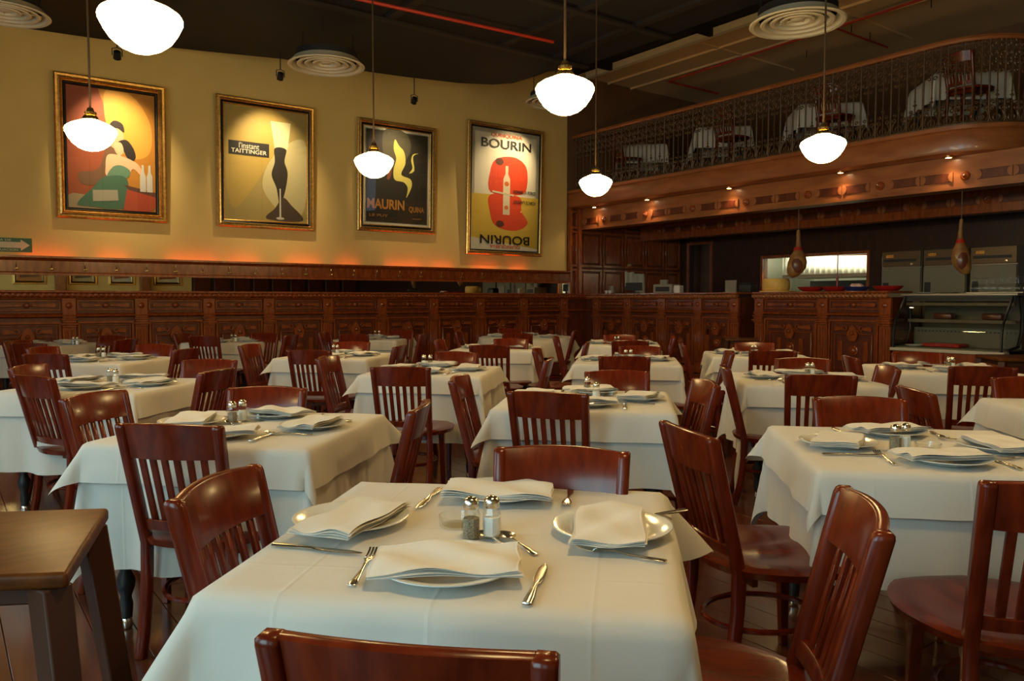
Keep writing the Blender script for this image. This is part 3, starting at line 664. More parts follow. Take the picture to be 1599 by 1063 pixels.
for x, y, lab in [(.95, .9, 'lit globe lamp hanging over the nearest table'), (3.5, .9, 'lit globe lamp hanging over the near end of the right row'), (6.2, 1.0, 'lit globe lamp hanging near the rounded balcony corner'), (-1.7, 4.1, 'lit globe lamp hanging by the third window')]:
    pendant((x, y, 2.66), lab, ZS)

# ------------------------------------------------------------------ kitchen seen through the pass-through
struct(MB().box(XR+.15, 7.0, -.1, 18.0, 11.5, 0).build('floor_kitchen', 'kwall'))
struct(MB().box(18.0, 7.0, 0, 18.1, 11.5, 3.2).build('wall_kitchen_back', 'kwall'))
struct(MB().box(XR+.15, 11.4, 0, 18.0, 11.5, 3.2).build('wall_kitchen_side', 'kwall')); struct(MB().box(XR+.15, 7.0, 0, 18.0, 7.1, 3.2).build('wall_kitchen_near', 'kwall'))
struct(MB().box(XR+.15, 7.0, 3.1, 18.0, 11.5, 3.2).build('ceiling_kitchen', 'kwall'))
t = thing('kitchen_hood', 'bright steel kitchen hood with ribbed filters seen through the pass-through', 'hood', (15.25, 8.9, 1.80))
MB().box(0, -1.75, 0, 1.0, 1.55, .07).build('hood_rim', 'steel', t); MB().box(0, -1.75, .07, .03, 1.55, .62).build('hood_front', 'kwall', t)
rb = MB()
for k in range(24): rb.box(-.02, -1.55+k*.128, .08, 0, -1.55+k*.128+.07, .60)
o = rb.build('filter_rib', 'kwall', t); o['kind'] = 'stuff'
MB().box(.03, -1.75, .07, 1.0, 1.55, .62).build('hood_top', 'steel', t); MB().box(.3, -.4, .62, .9, .4, 1.24).build('flue', 'steel', t)
t = thing('kitchen_range', 'dark kitchen range with pots behind the pass-through', 'stove', (15.5, 8.9, 0))
MB().box(0, -1.6, 0, .9, 1.5, .9).build('range_body', 'steel', t, bevel=.01); MB().box(.75, -1.6, .9, .9, 1.5, 1.75).build('splash_back', 'darkgrey', t)
for k in range(5): MB().box(.1, -1.45+k*.6, .9, .6, -1.0+k*.6, .93).build('burner_grate', 'blackmetal', t)
for i, yy in enumerate((8.3, 9.0, 9.7)):
    p = thing('cooking_pot', ['dark cooking pot on the range, nearest the fridges', 'dark cooking pot in the middle of the range', 'dark cooking pot on the range, nearest the cheese wheel'][i], 'pot', (15.75, yy, .93), group='pots on the kitchen range')
    MB().lathe([(.001, 0), (.15, 0), (.16, .02), (.16, .2), (.165, .205), (.15, .2), (.148, .03), (.001, .02)], 16).build('pot_body', 'steel', p)
    MB().tube([(.15, 0, .16), (.21, 0, .17), (.21, .05, .17), (.15, .05, .16)], .008, 5).build('handle', 'blackmetal', p)
t = thing('ceiling_strip_light', 'lit strip light in the kitchen ceiling', 'lamp', (14.85, 8.9, 3.08))
MB().box(-.08, -1.0, -.05, .08, 1.0, 0).build('fitting', 'kwall', t); MB().tube([(0, -.95, -.07), (0, .95, -.07)], .02, 8).build('tube', 'kitchenlight', t)
l = bpy.data.lights.new('strip_light_beam', 'AREA'); l.shape = 'RECTANGLE'; l.size = .12; l.size_y = 1.9; l.energy = 75; l.color = (1, .97, .66)
o = bpy.data.objects.new('strip_light_beam', l); C.objects.link(o); o.parent = t; o.location = (0, 0, -.10)
pipe('red pipe inside the bright kitchen, along the top of the hood', [(15.1, 11.2, 2.33), (15.1, 7.3, 2.20)], r=.025, hang=.80)
t = thing('pass_through_frame', 'dark wood frame around the kitchen pass-through', 'frame', (XR, 0, 0))
for a, b, c, d in ((PY0-.06, PZ0, PY0, PZ1+.06), (PY1, PZ0, PY1+.06, PZ1+.06), (PY0, PZ1, PY1, PZ1+.06)): MB().box(-.03, a, b, 0, c, d).build('frame_bar', 'panel', t, bevel=.004)
t = thing('utensil_pole', 'thin red pole standing behind the counter before the pass-through', 'pole', (12.9, 7.72, 0))
MB().tube([(0, 0, 0), (0, 0, 1.72)], .022, 8).build('lower_pole', 'redplastic', t); MB().tube([(0, 0, 1.72), (0, 0, 2.12)], .01, 8).build('upper_pole', 'redplastic', t); MB().lathe([(.09, 0), (.09, .02), (.03, .03)], 14).build('foot', 'blackmetal', t)
# dark doorway beyond the long counter
t = struct(bpy.data.objects.new('door_1', None)); C.objects.link(t); t.location = (XR, 0, 0)
for a, c in ((DY0-.06, DY0), (DY1, DY1+.06)): MB().box(-.04, a, 0, .0, c, DZ+.06).build('door_frame', 'panel', t)
MB().box(-.04, DY0, DZ, 0, DY1, DZ+.06).build('door_frame', 'panel', t)
struct(MB().box(16.0, 11.5, 0, 16.1, 13.4, 3).build('wall_corridor', 'brownwall')); struct(MB().box(XR+.15, 13.4, 0, 16.1, 13.5, 3).build('wall_corridor_end', 'brownwall'))
struct(MB().box(XR+.15, 11.5, 2.95, 16.1, 13.4, 3).build('ceiling_corridor', 'brownwall')); struct(MB().box(XR+.15, 11.5, -.1, 16.1, 13.4, 0).build('floor_corridor', 'brownwall'))
t = thing('corridor_window', 'small pale green lit window seen through the dark doorway', 'window', (15.99, 12.62, 1.72))
MB().box(-.02, -.2, 0, 0, .2, .55).build('window_frame', 'panel_dark', t); MB().box(-.03, -.15, .04, -.02, .03, .5).build('lit_pane', 'daylit', t); MB().box(-.03, .06, .04, -.02, .16, .5).build('blind', 'tan', t)

# fridges
fr0 = None
for i, (y1, lab) in enumerate([(7.30, 'tall steel fridge beside the kitchen pass-through'), (6.575, 'middle one of three tall steel fridges'), (5.82, 'tall steel fridge behind the row of wine glasses')]):
    if i == 0:
        t = fr0 = thing('steel_fridge', lab, 'fridge', (13.6, y1, 0), group='steel fridges behind the bar')
        MB().box(.03, -.70, .08, .69, 0, 2.18).build('cabinet', 'steel', t, bevel=.01)
        d = MB().box(0, -.69, .14, .03, -.01, 1.88).build('door', 'fridgedoor', t, bevel=.008); MB().box(-.006, -.14, 1.36, 0, -.04, 1.62).build('recessed_handle', 'darkgrey', d)
        g = MB().box(0, -.69, 1.90, .03, -.01, 2.17).build('top_panel', 'fridgetop', t, bevel=.006)
        MB().box(-.006, -.62, 1.985, 0, -.05, 2.03).build('slot', 'darkgrey', g); MB().box(-.008, -.22, 2.06, 0, -.09, 2.11).build('badge', 'brass', g); MB().lathe([(.022, 0), (.02, .012), (.001, .014)], 10, T=Matrix.Translation((0, -.54, 1.94)) @ Matrix.Rotation(R_(-90), 4, 'Y')).build('lock', 'cutlery', g)
        for a in (-.62, -.08):
            for b in (.1, .6): MB().lathe([(.025, 0), (.03, .08)], 8).build('foot', 'blackmetal', t, loc=(b, a, 0))
    else: dup(fr0, (13.6, y1, 0), 0, lab)

# deli display case
CY0, CY1 = 4.25, 5.74
t = thing('display_case', 'glass deli display case with slanted front and steel top beside the carved counter', 'display case', (11.0, CY0, 0))
Lk = CY1-CY0
MB().box(0.0, .03, .10, 1.0, Lk-.03, .60).build('base_cabinet', 'panel', t, bevel=.006); MB().box(.06, .03, 0, .95, Lk-.03, .10).build('kick_plate', 'darkgrey', t)
MB().box(-.03, 0, .60, .14, Lk, .645).build('front_ledge', 'vent', t, bevel=.008); MB().box(-.012, .03, .18, 0, Lk-.03, .215).build('trim_strip', 'steel', t)
prof = [(0.0, .645), (0.0, .87), (.035, 1.0), (.30, 1.36)]
m = MB()
for a in (.045, Lk-.045): m.tube([(x-.005, a, z) for x, z in prof]+[(.36, a, 1.38)], .018, 6)
m.build('front_frame', 'blackmetal', t)['kind'] = 'stuff'
g = MB(); g.rings([[(x, .05, z) for x, z in prof]+[(x+.006, .05, z+.002) for x, z in prof[::-1]], [(x, Lk-.05, z) for x, z in prof]+[(x+.006, Lk-.05, z+.002) for x, z in prof[::-1]]]); g.build('front_glass', 'caseglass', t)
for nm, a in (('side_frame', .0), ('side_frame', Lk-.02)):
    m = MB(); m.tube([(.36, a+.01, 1.38), (.45, a+.01, 1.36), (.52, a+.01, 1.1), (.52, a+.01, .9), (.42, a+.01, .70), (.1, a+.01, .66)], .022, 6); m.build(nm, 'blackmetal', t)
    MB().prism([(0.01, .65), (.01, .87), (.04, 1.0), (.30, 1.36), (.44, 1.36), (.50, 1.1), (.50, .9), (.40, .69)], a+.008, a+.012).build('side_glass', 'caseglass', t)
MB().box(.28, -.02, 1.375, 1.02, Lk+.02, 1.41).build('top_slab', 'steel', t, bevel=.006); MB().box(.30, .02, 1.30, .36, Lk-.02, 1.375).build('light_box', 'darkgrey', t)
MB().box(.93, .02, .6, .98, Lk-.02, 1.37).build('rear_wall', 'tan', t); MB().box(.10, .02, .645, .93, Lk-.02, .66).build('deck', 'caseinner', t)
MB().box(.40, .04, 1.02, .93, Lk-.04, 1.04).build('glass_shelf', 'caseglass', t); MB().box(.395, .04, 1.0, .42, Lk-.04, 1.045).build('shelf_edge', 'tan', t); MB().box(.34, .04, 1.24, .40, Lk-.04, 1.28).build('shelf_edge', 'tan', t)
pf = MB().box(.60, .04, .66, .63, Lk-.04, .92).build('perforated_panel', 'caseinner', t)
for k in range(26): MB().box(.596, .10+k*.051, .86, .60, .10+k*.051+.024, .88).build('vent_slot', 'darkgrey', pf)
for k, (yy, lab) in enumerate([(4.55, 'dark cold-cut block inside the display case, nearer its free end'), (5.2, 'dark cold-cut block inside the display case, nearer the carved counter')]):
    tag(MB().box(0, 0, 0, .16, .26, .09).build('cold_cut_block', 'hamdark', loc=(11.62, yy, 1.042), bevel=.03, seg=2), lab, 'meat')
tag(MB().box(0, 0, 0, .3, .5, .05).build('meat_tray', 'redplastic', loc=(11.2, 4.9, .662), bevel=.012), 'shallow red tray with meat on the display case deck', 'tray')
tag(MB().lathe([(.001, 0), (.10, 0), (.13, .02), (.125, .022), (.09, .008), (.001, .006)], 20).build('case_plate', 'china', loc=(11.2, 5.5, .662)), 'white plate on the display case deck', 'plate')

# things on the second counter and the case
ZB = 1.452
t = thing('cheese_wheel', 'yellow cheese wheel with a pale board on the carved counter', 'cheese', (11.40, 7.93, ZB))
MB().lathe([(.001, 0), (.27, 0), (.27, .018), (.001, .018)], 28).build('board', 'cheese', t); MB().lathe([(.001, .018), (.19, .018), (.215, .04), (.225, .12), (.215, .20), (.19, .222), (.001, .222)], 32).build('wheel', 'cheese', t, ang=60)
tray = MB().lathe([(.001, 0), (.13, 0), (.18, .035), (.22, .075), (.213, .076), (.17, .038), (.001, .008)], 26).mesh('red_plate', 'redplastic')
for i, (yy, lab) in enumerate([(7.28, 'red plate beside the cheese wheel'), (6.86, 'red plate left of the blue dish on the carved counter'), (6.02, 'red plate at the display case end of the carved counter')]):
    tag(place('red_plate', tray, None, (11.42, yy, ZB)), lab, 'plate', 'red plates on the counter')
t = thing('meat_dish', 'blue dish heaped with pink cold cuts on the carved counter', 'dish', (11.40, 6.50, ZB))
MB().lathe([(.001, 0), (.12, 0), (.2, .065), (.195, .068), (.11, .01), (.001, .008)], 24).build('dish', 'blue', t)
m = MB(); random.seed(3)
for k in range(9):
    a = random.uniform(0, 6.28); r = random.uniform(0, .09); m.lathe([(.001, .03), (.06, .035), (.05, .07), (.001, .085)], 8, T=Matrix.Translation((r*math.cos(a), r*math.sin(a), .035)) @ Matrix.Rotation(.4, 4, 'X'))
o = m.build('cold_cuts', 'pink', t); o['kind'] = 'stuff'
wp = MB().lathe([(.001, 0), (.10, 0), (.15, .012), (.145, .016), (.09, .006), (.001, .005)], 24)
for i, yy in enumerate((5.50, 5.22)):
    tag(wp.build('serving_plate', ['china', 'grey'][i], loc=(11.55, yy, 1.412)), ['white serving plate on the steel top of the display case', 'grey serving plate on the steel top of the display case'][i], 'plate')
t = thing('glass_tray', 'pale tray under the wine glasses on the display case', 'tray', (11.55, 4.58, 1.412))
MB().box(-.14, -.36, 0, .16, .34, .012).build('tray_base', 'vent', t)
wg = thing('wine_glass', 'upturned wine glass on the tray on the display case', 'glass', (0, 0, -5), 0, 'wine glasses on the display case')
MB().lathe([(.030, 0), (.038, .035), (.040, .065), (.028, .10), (.006, .115), (.0045, .16), (.006, .185), (.034, .192), (.034, .195), (.001, .197)], 14, cap=False).build('bowl_and_foot', 'glass', wg)
k = 0
for r in range(2):
    for c in range(7):
        p = (11.47+r*.10, 4.87-c*.095-r*.03, 1.425)
        lab = 'upturned wine glass, %s row of the tray, %s from the carved counter' % (['front', 'back'][r], ['first', 'second', 'third', 'fourth', 'fifth', 'sixth', 'last'][c])
        if k == 0: wg.location = p; wg['label'] = lab
        else: dup(wg, p, 0, lab)
        k += 1
# clutter on the long counter
t = thing('cash_register', 'grey cash register with white box on the long carved counter', 'register', (11.48, 10.45, ZB), R_(10))
MB().box(-.14, -.20, 0, .2, .22, .17).build('register_body', 'grey', t, bevel=.012); MB().box(-.02, -.02, .17, .03, .14, .26).build('display', 'grey', t, bevel=.006); MB().box(-.145, -.15, .03, -.14, .16, .12).build('drawer', 'darkgrey', t)
t = thing('receipt_box', 'small white carton beside the grey cash register', 'box', (11.38, 10.05, ZB), R_(15))
MB().box(-.08, -.06, 0, .08, .06, .14).build('carton', 'china', t, bevel=.004); MB().box(-.082, .061, .02, .05, .063, .12).build('carton_label', 'paper', t)
t = thing('card_terminal', 'dark monitor standing on the long carved counter near the panelled corner', 'monitor', (11.6, 11.45, ZB), R_(20))
MB().box(-.08, -.1, 0, .08, .1, .02).build('stand_foot', 'darkgrey', t, bevel=.004); MB().box(-.015, -.02, .02, .015, .02, .08).build('stand_neck', 'darkgrey', t); MB().box(-.02, -.18, .06, .02, .18, .22).build('screen', 'darkgrey', t, bevel=.006)
for i, (yy, xx, lab) in enumerate([(12.0, 11.35, 'white coffee cup nearest the panelled corner of the long counter'), (11.86, 11.32, 'white coffee cup beside the first cup on the long counter')]):
    t = thing('coffee_cup', lab, 'cup', (xx, yy, ZB), group='cups on the long counter')
    MB().lathe([(.001, 0), (.03, 0), (.045, .06), (.042, .062), (.028, .006), (.001, .006)], 14).build('cup', 'china', t); MB().tube([(.04, 0, .05), (.065, 0, .045), (.06, 0, .02), (.036, 0, .018)], .005, 5).build('handle', 'china', t)
t = thing('jug', 'grey metal jug at the panelled corner of the long counter', 'jug', (11.6, 12.1, ZB))
MB().lathe([(.001, 0), (.06, 0), (.07, .05), (.05, .12), (.055, .16), (.05, .16), (.045, .12), (.001, .02)], 14).build('jug_body', 'grey', t); MB().tube([(.05, 0, .14), (.10, 0, .12), (.09, 0, .05), (.06, 0, .04)], .007, 5).build('handle', 'grey', t)
def sheet(x0, z0, x1, z1, lab):
    m = MB(); n = 6
    top = [(x0+(x1-x0)*i/n, YW-.06-.012*math.sin(i*1.7), z1-.008*math.sin(i*2)) for i in range(n+1)]; bot = [(x, y-.02, z0) for x, y, z in top]
    m.rings([[(x, y, z) for x, y, z in top]+[(x, y+.002, z) for x, y, z in top[::-1]], [(x, y, z) for x, y, z in bot]+[(x, y+.002, z) for x, y, z in bot[::-1]]])
    tag(m.build('paper_sheet', 'paper'), lab, 'paper', 'papers on the end panelling')
sheet(12.41, 1.62, 12.72, 1.95, 'white paper sheet pinned on the dark end panelling, nearer the cream wall'); sheet(12.70, 1.47, 13.05, 1.91, 'ragged white paper sheet pinned next to another on the end panelling')
tag(MB().box(12.5, YW-.055, 2.07, 12.63, YW-.04, 2.13).build('brass_plate', 'brass', bevel=.003), 'small yellow plate above the papers on the end panelling', 'plate')
t = thing('menu_stand', 'grey board standing near the doorway end of the long counter', 'board', (11.55, 8.98, ZB)); MB().box(0, -.12, 0, .02, .12, .22).build('board', 'grey', t); MB().box(-.05, -.12, 0, .08, .12, .008).build('foot', 'grey', t)
t = thing('dark_machine', 'dark grinder at the free end of the long counter', 'machine', (11.55, 8.62, ZB)); MB().box(-.1, -.14, 0, .1, .12, .14).build('housing', 'darkgrey', t, bevel=.02, seg=2); MB().box(-.09, -.1, .14, .09, .1, .17).build('lid', 'darkgrey', t, bevel=.01)

# hams
def ham(label, top, bot, lean, s):
    t = thing('hanging_ham', label, 'ham', top)
    L = top[2]-bot[2]
    P = [(0, .022, .022, 0), (.05, .030, .028, 0), (.18, .032, .030, .004), (.30, .042, .036, .006), (.42, .062, .05, .004), (.54, .115, .075, .0), (.68, .145, .09, -.006), (.80, .142, .09, -.020), (.90, .112, .075, -.045), (.97, .066, .05, -.065), (1, .015, .015, -.07)]
    k0 = L/.75
    rs = [[(off*k0*lean+rx*k0*s*math.cos(a), 0+ry*k0*math.sin(a), -z*L) for j in range(14) for a in [2*math.pi*j/14]] for z, rx, ry, off in P]
    MB().rings(rs).build('ham_leg', 'ham', t, ang=70)
    cm = MB(); cm.lathe([(.001, .03), (.04, .022), (.06, .0)], 14, T=Matrix.Translation((-.012*lean, -.070*k0, -.74*L)) @ Matrix.Diagonal((k0*s*1.45, 1, k0*2.1, 1)) @ Matrix.Rotation(R_(90), 4, 'X')); cm.build('cut_face', 'hamdark', t)
    MB().lathe([(.060*k0*s, -.36*L), (.068*k0*s, -.39*L), (.078*k0*s, -.43*L), (.066*k0*s, -.40*L)], 14, cap=False).build('red_band', 'redplastic', t)
    MB().tube([(0, 0, -.02), (0, 0, 2.80-top[2])], .006, 5).build('hanging_cord', 'tan', t)
    t.rotation_euler = (0, 0, R_(-90+36))
    return t
ham('cured ham with red band hanging above the cheese wheel', (11.3, 7.46, 2.45), (11.3, 7.46, 1.68), 1, 1.0)
ham('cured ham with red band hanging in front of the fridges', (11.3, 4.96, 2.42), (11.3, 4.96, 1.66), -1, .82)

# ------------------------------------------------------------------ tables and cloths
TS, TZ = .88, .76
AV = Vector((math.sin(R_(45)), math.cos(R_(45)), 0)); RV = Vector((math.cos(R_(45)), -math.sin(R_(45)), 0))
def from_nr(px, py): return onz(px, py, TZ)-RV*TS/2+AV*TS/2
def from_nl(px, py): return onz(px, py, TZ)+RV*TS/2+AV*TS/2
def from_fl(px, py): return onz(px, py, TZ)+RV*TS/2-AV*TS/2
TAB = {   # centre, phrase that finds it
 1: (Vector((1.03, 1.53, 0)), 'nearest centre-row table'), 12: (from_nr(1048, 646), 'second centre-row table'),
 13: (from_nr(1060, 571), 'third centre-row table'), 14: (from_nr(1028, 541), 'last centre-row table'),
 2: (from_nr(476, 703), 'near left table'), 8: (from_nr(746, 589), 'table behind the near left table'),
 11: (from_nr(829, 549), 'table before the round table'), 3: (from_nr(206, 616), 'table at the left frame edge'),
 7: (from_nr(569, 562), 'second table under the black poster'), 9: (from_nr(616, 532), 'wall table under the black poster'),
 4: (from_nr(186, 569), 'second table under the couple poster'), 5: (from_nr(116, 540)-AV*.25, 'farthest table under the couple poster'),
 6: (from_nr(385, 537), 'wall table under the olive poster'), 15: (from_nl(1117, 558), 'table before the carved counter'),
 16: (from_nl(1169, 602), 'middle right-row table'), 18: (from_nl(1286, 735), 'near right table'),
 17: (from_nl(1406, 584), 'table before the display case'), 19: (from_fl(1538, 623), 'table at the right frame edge')}
for k in TAB: TAB[k][0].z = 0
def cloth_mesh(h, z, seed, amp, n, outset=0.0, flare=.05, ears=None, off=(0, 0)):
    """square cloth of half-size h laid over the square top; corners fall in folded ears"""
    rnd = random.Random(seed); t = TS/2+outset; ph = [rnd.uniform(0, 6.28) for _ in range(16)]; kk = [rnd.uniform(.16, .34) for _ in range(4)]
    if ears: kk = [e+rnd.uniform(-.04, .04) for e in ears]
    d = h-t
    def axis(o):
        a, b = h-o-t, h+o-t                                         # overhang on the minus and plus side
        return [-t-a+a*i/8 for i in range(8)]+[-t+2*t*i/n for i in range(n+1)]+[t+b*(i+1)/8 for i in range(8)]
    xs, ysg = axis(off[0]), axis(off[1])
    v = []
    for yy in ysg:
        for xx in xs:
            cx, cy = max(-t, min(t, xx)), max(-t, min(t, yy)); ox, oy = xx-cx, yy-cy
            r = math.hypot(ox, oy)
            if r < 1e-9:
                v.append((xx, yy, z+.0012*math.sin(xx*21+ph[0])*math.sin(yy*17+ph[1]))); continue
            rad = .022; ang = min(r/rad, math.pi/2)
            hor = rad*math.sin(ang); ver = rad*(1-math.cos(ang))+max(0, r-rad*math.pi/2)
            fi = math.atan2(abs(oy), abs(ox)); q = (1 if cx > 0 else 0)+(2 if cy > 0 else 0)
            if ox and oy:
                s = math.sin(2*fi); a = kk[q]*s
                ext = max(0, r-rad*1.5); hor += ext*(a*1.6); ver = ver-ext*(1-math.sqrt(max(.05, 1-(a*1.35)**2)))
                wob = 0
            else:
                p = yy if ox else xx; side = (0 if ox > 0 else 1) if ox else (2 if oy > 0 else 3)
                e = min(1, max(0, (t-abs(p))/.16))
                wob = amp*(r/d)*e*(math.sin(p*11+ph[4+side])*.6+math.sin(p*23+ph[8+side])*.4)+.10*r*(1-e)*.0
                hor += flare*max(0, r-rad)
            dx, dy = (ox/r, oy/r)
            hor += wob
            v.append((cx+dx*hor, cy+dy*hor, z-ver))
    m = len(xs); mb = MB(); mb.v = v
    mb.f = [(j*m+i, j*m+i+1, (j+1)*m+i+1, (j+1)*m+i) for j in range(m-1) for i in range(m-1)]
    return mb.mesh('cloth', 'cloth', ang=85)
UNDER = [cloth_mesh(.83, .763, s, .030, 26, outset=.0, flare=.0, ears=e) for s, e in ((11, (.10, .14, .12, .16)), (23, (.14, .10, .16, .12)), (37, (.09, .16, .14, .11)))]
UNDER.append(cloth_mesh(.85, .763, 41, .034, 26, flare=.03, ears=(.14, .12, .16, .12), off=(-.07, -.09)))        # slipped towards the near left corner
OVER = [cloth_mesh(TS/2+.155+d_, .7665, s, .010 if s < 30 else .018, 26, outset=.008, flare=.16, ears=e) for s, d_, e in ((5, 0, (.42, .15, .30, .42)), (8, .012, (.38, .2, .2, .44)), (14, -.006, (.44, .12, .34, .36)), (21, .005, (.15, .2, .44, .30)), (31, .07, (.40, .14, .2, .46)))]
tt = thing('dining_table', 'x', 'table', (0, 0, 0), 0, 'square dining tables under white cloths')
MB().box(-TS/2, -TS/2, .73, TS/2, TS/2, .76).build('tabletop', 'darkleg', tt, bevel=.006)
MB().box(-.38, -.38, .65, .38, .38, .73).build('apron', 'darkleg', tt)
LG = MB().lathe([(.001, .045), (.022, .045), (.026, .10), (.020, .13), (.034, .17), (.036, .20), (.022, .235), (.028, .27), (.033, .36), (.036, .64), (.036, .70)], 12).mesh('leg', 'blackmetal')
CAS = MB().lathe([(.001, 0), (.020, .004), (.024, .024), (.018, .045), (.014, .05), (.001, .05)], 10).mesh('caster', 'cutlery')
for a in (-.36, .36):
    for b in (-.36, .36): lg = place('leg', LG, tt, (a, b, 0)); place('caster', CAS, lg)
TROT = R_(-45)
first = True
for i, (k, (c, ph)) in enumerate(TAB.items()):
    lab = 'square dining table hidden under white cloths, %s' % ph
    if first: tt.location = c; tt.rotation_euler = (0, 0, TROT); tt['label'] = lab; first = False
    else: dup(tt, c, TROT, lab)
    q = random.choice((0, 1, 2, 3))*R_(90)
    if k == 1: q = 0
    o = place('under_cloth', UNDER[3 if k in (2, 3, 8, 16) else i % 3], None, (c.x, c.y, 0), (0, 0, TROT+(0 if k in (2, 3, 8, 16) else q))); tag(o, 'long white under cloth of the %s' % ph, 'tablecloth', 'long white under cloths')
    o = place('top_cloth', OVER[4 if k == 1 else (3 if k in (18, 16, 19) else i % 3)], None, (c.x, c.y, 0), (0, 0, TROT)); tag(o, 'short white top cloth over the %s' % ph, 'tablecloth', 'short white top cloths')
# the round table at the far end
RC = onz(822, 526, TZ); RC.z = 0; RR = .70
t = thing('round_table', 'round table under one white cloth at the far end before the counter corner', 'table', RC)
MB().lathe([(.001, .73), (RR-.01, .73), (RR, .745), (RR-.01, .76), (.001, .76)], 40).build('tabletop', 'darkleg', t); MB().lathe([(.28, 0), (.28, .04), (.06, .08), (.05, .70), (.2, .73)], 20).build('pedestal', 'darkleg', t)
m = MB(); rs = []
for r_ in [.001, .2, .45, .68, .705, .715, .72, .725, .73, .735]:
    row = []
    for k in range(96):
        a = 2*math.pi*k/96; drop = max(0, r_-.715)/.02
        lift = .30+.14*math.sin(4*a+.6)
        rr = r_+(drop*.05*math.sin(9*a)+drop*.035 if drop else 0)
        row.append((rr*math.cos(a), rr*math.sin(a), .765-(.012 if r_ > .69 else 0)-drop*lift))
    rs.append(row)
m.rings(rs, cap=False); o = m.build('round_cloth', 'cloth', None, ang=85, loc=(RC.x, RC.y, 0)); tag(o, 'white cloth draped over the round table at the far end', 'tablecloth')

# ------------------------------------------------------------------ chairs
ch = thing('dining_chair', 'x', 'chair', (0, 0, 0), 0, 'dark red slat-back dining chairs')
def seat_mesh():
    n = 14; top = []; bot = []
    for j in range(n+1):
        for i in range(n+1):
            u, v = i/n*2-1, j/n*2-1
            du, dv = u*math.sqrt(max(0, 1-.42*v*v)), v*math.sqrt(max(0, 1-.42*u*u))    # rounded square
            du *= 1.30; dv *= 1.30
            y = dv*.212+.005; x = du*(.222 if y > 0 else .222+y*.09)
            e = max(abs(u), abs(v)); edge = .010*max(0, (e-.80)/.2)**2
            dish = -.013*math.exp(-((abs(x)-.085)**2/.006+(y+.04)**2/.012))
            sad = .004*math.exp(-(x*x)/.001)*(1 if y > -.05 else 0)
            top.append((x, y, .452+dish+sad-edge)); bot.append((x*.965, y*.965, .417))
    m = n+1; mb = MB(); mb.v = top+bot; o = m*m
    for j in range(n):
        for i in range(n):
            a = j*m+i; mb.f.append((a, a+1, a+m+1, a+m)); mb.f.append((o+a, o+a+m, o+a+m+1, o+a+1))
    bd = [i for i in range(m)]+[m-1+m*j for j in range(1, m)]+[m*m-1-i for i in range(1, m)]+[m*(m-1-j) for j in range(1, m-1)]
    for a, b in zip(bd, bd[1:]+bd[:1]): mb.f.append((a, o+a, o+b, b))
    return mb.mesh('seat', 'seat', ang=50)
place('seat', seat_mesh(), ch)
CZ = .88
def backy(z): return -.205-.105*((z-.42)/.43) if z > .42 else -.205-.055*((.42-z)/.42)**2
for s in (-1, 1):
    m = MB(); rs = []
    for z in (0, .1, .2, .3, .42, .5, .6, .7, .80, .865, .88):
        y = backy(z); w_ = .017 if z > .3 else .018; d = .024 if z > .3 else .021
        if z > .87: d *= .8
        x = s*(.168+.016*max(0, z-.42)/.46)
        rs.append([(x-w_, y-d, z), (x+w_, y-d, z), (x+w_, y+d*.8, z), (x-w_, y+d*.8, z)])
    m.rings(rs).build('rear_post', 'chair', ch, bevel=.005, ang=50)
    m = MB(); m.rings([[(s*x-w_, y-w_, z), (s*x+w_, y-w_, z), (s*x+w_, y+w_, z), (s*x-w_, y+w_, z)] for x, y, z, w_ in ((.178, .175, 0, .014), (.172, .165, .25, .018), (.168, .160, .418, .021))]).build('front_leg', 'chair', ch, bevel=.003)
def bowrail(z0, z1, bow, th, name, xh):
    m = MB(); rs = []
    for i in range(13):
        u = i/12*2-1; x = u*xh; b = -bow*(1-u*u)
        arch = .008*(1-u*u) if z1 > .8 else 0
        y0, y1 = backy(z0)+b, backy(z1)+b
        rs.append([(x, y0-th, z0), (x, y0+th, z0), (x, y1+th, z1-.004+arch), (x, y1+th*.6, z1+arch), (x, y1-th*.6, z1+arch), (x, y1-th, z1-.004+arch)])
    m.rings(rs).build(name, 'chair', ch, ang=40)
bowrail(.755, .88, .028, .013, 'crest_rail', .170)
bowrail(.475, .515, .020, .011, 'lower_rail', .155)
for k in range(6):
    u = -1+2*(k+1)/7; x0, x1 = u*.156, u*.166; b = .028*(1-u*u)
    m = MB(); m.rings([[(x-.0125, y-.006, z), (x+.0125, y-.006, z), (x+.0125, y+.006, z), (x-.0125, y+.006, z)] for x, y, z in ((x0, backy(.51)-b*.75, .51), ((x0+x1)/2, backy(.62)-b*.85, .62), (x1, backy(.76)-b, .76))])
    m.build('back_slat', 'chair', ch, bevel=.002)
MB().tube([(.172*math.cos(2*math.pi*k/28), -.03+.205*math.sin(2*math.pi*k/28), .215) for k in range(28)], .0105, 6, closed=True).build('hoop_stretcher', 'chair', ch)
MB().box(-.168, -.16, .375, .168, -.14, .418).build('seat_rail', 'chair', ch)
FACE = {'N': AV, 'F': -AV, 'L': RV, 'R': -RV}
SIDE = {'N': 'near side', 'F': 'far side', 'L': 'left side', 'R': 'right side'}
nch = 0
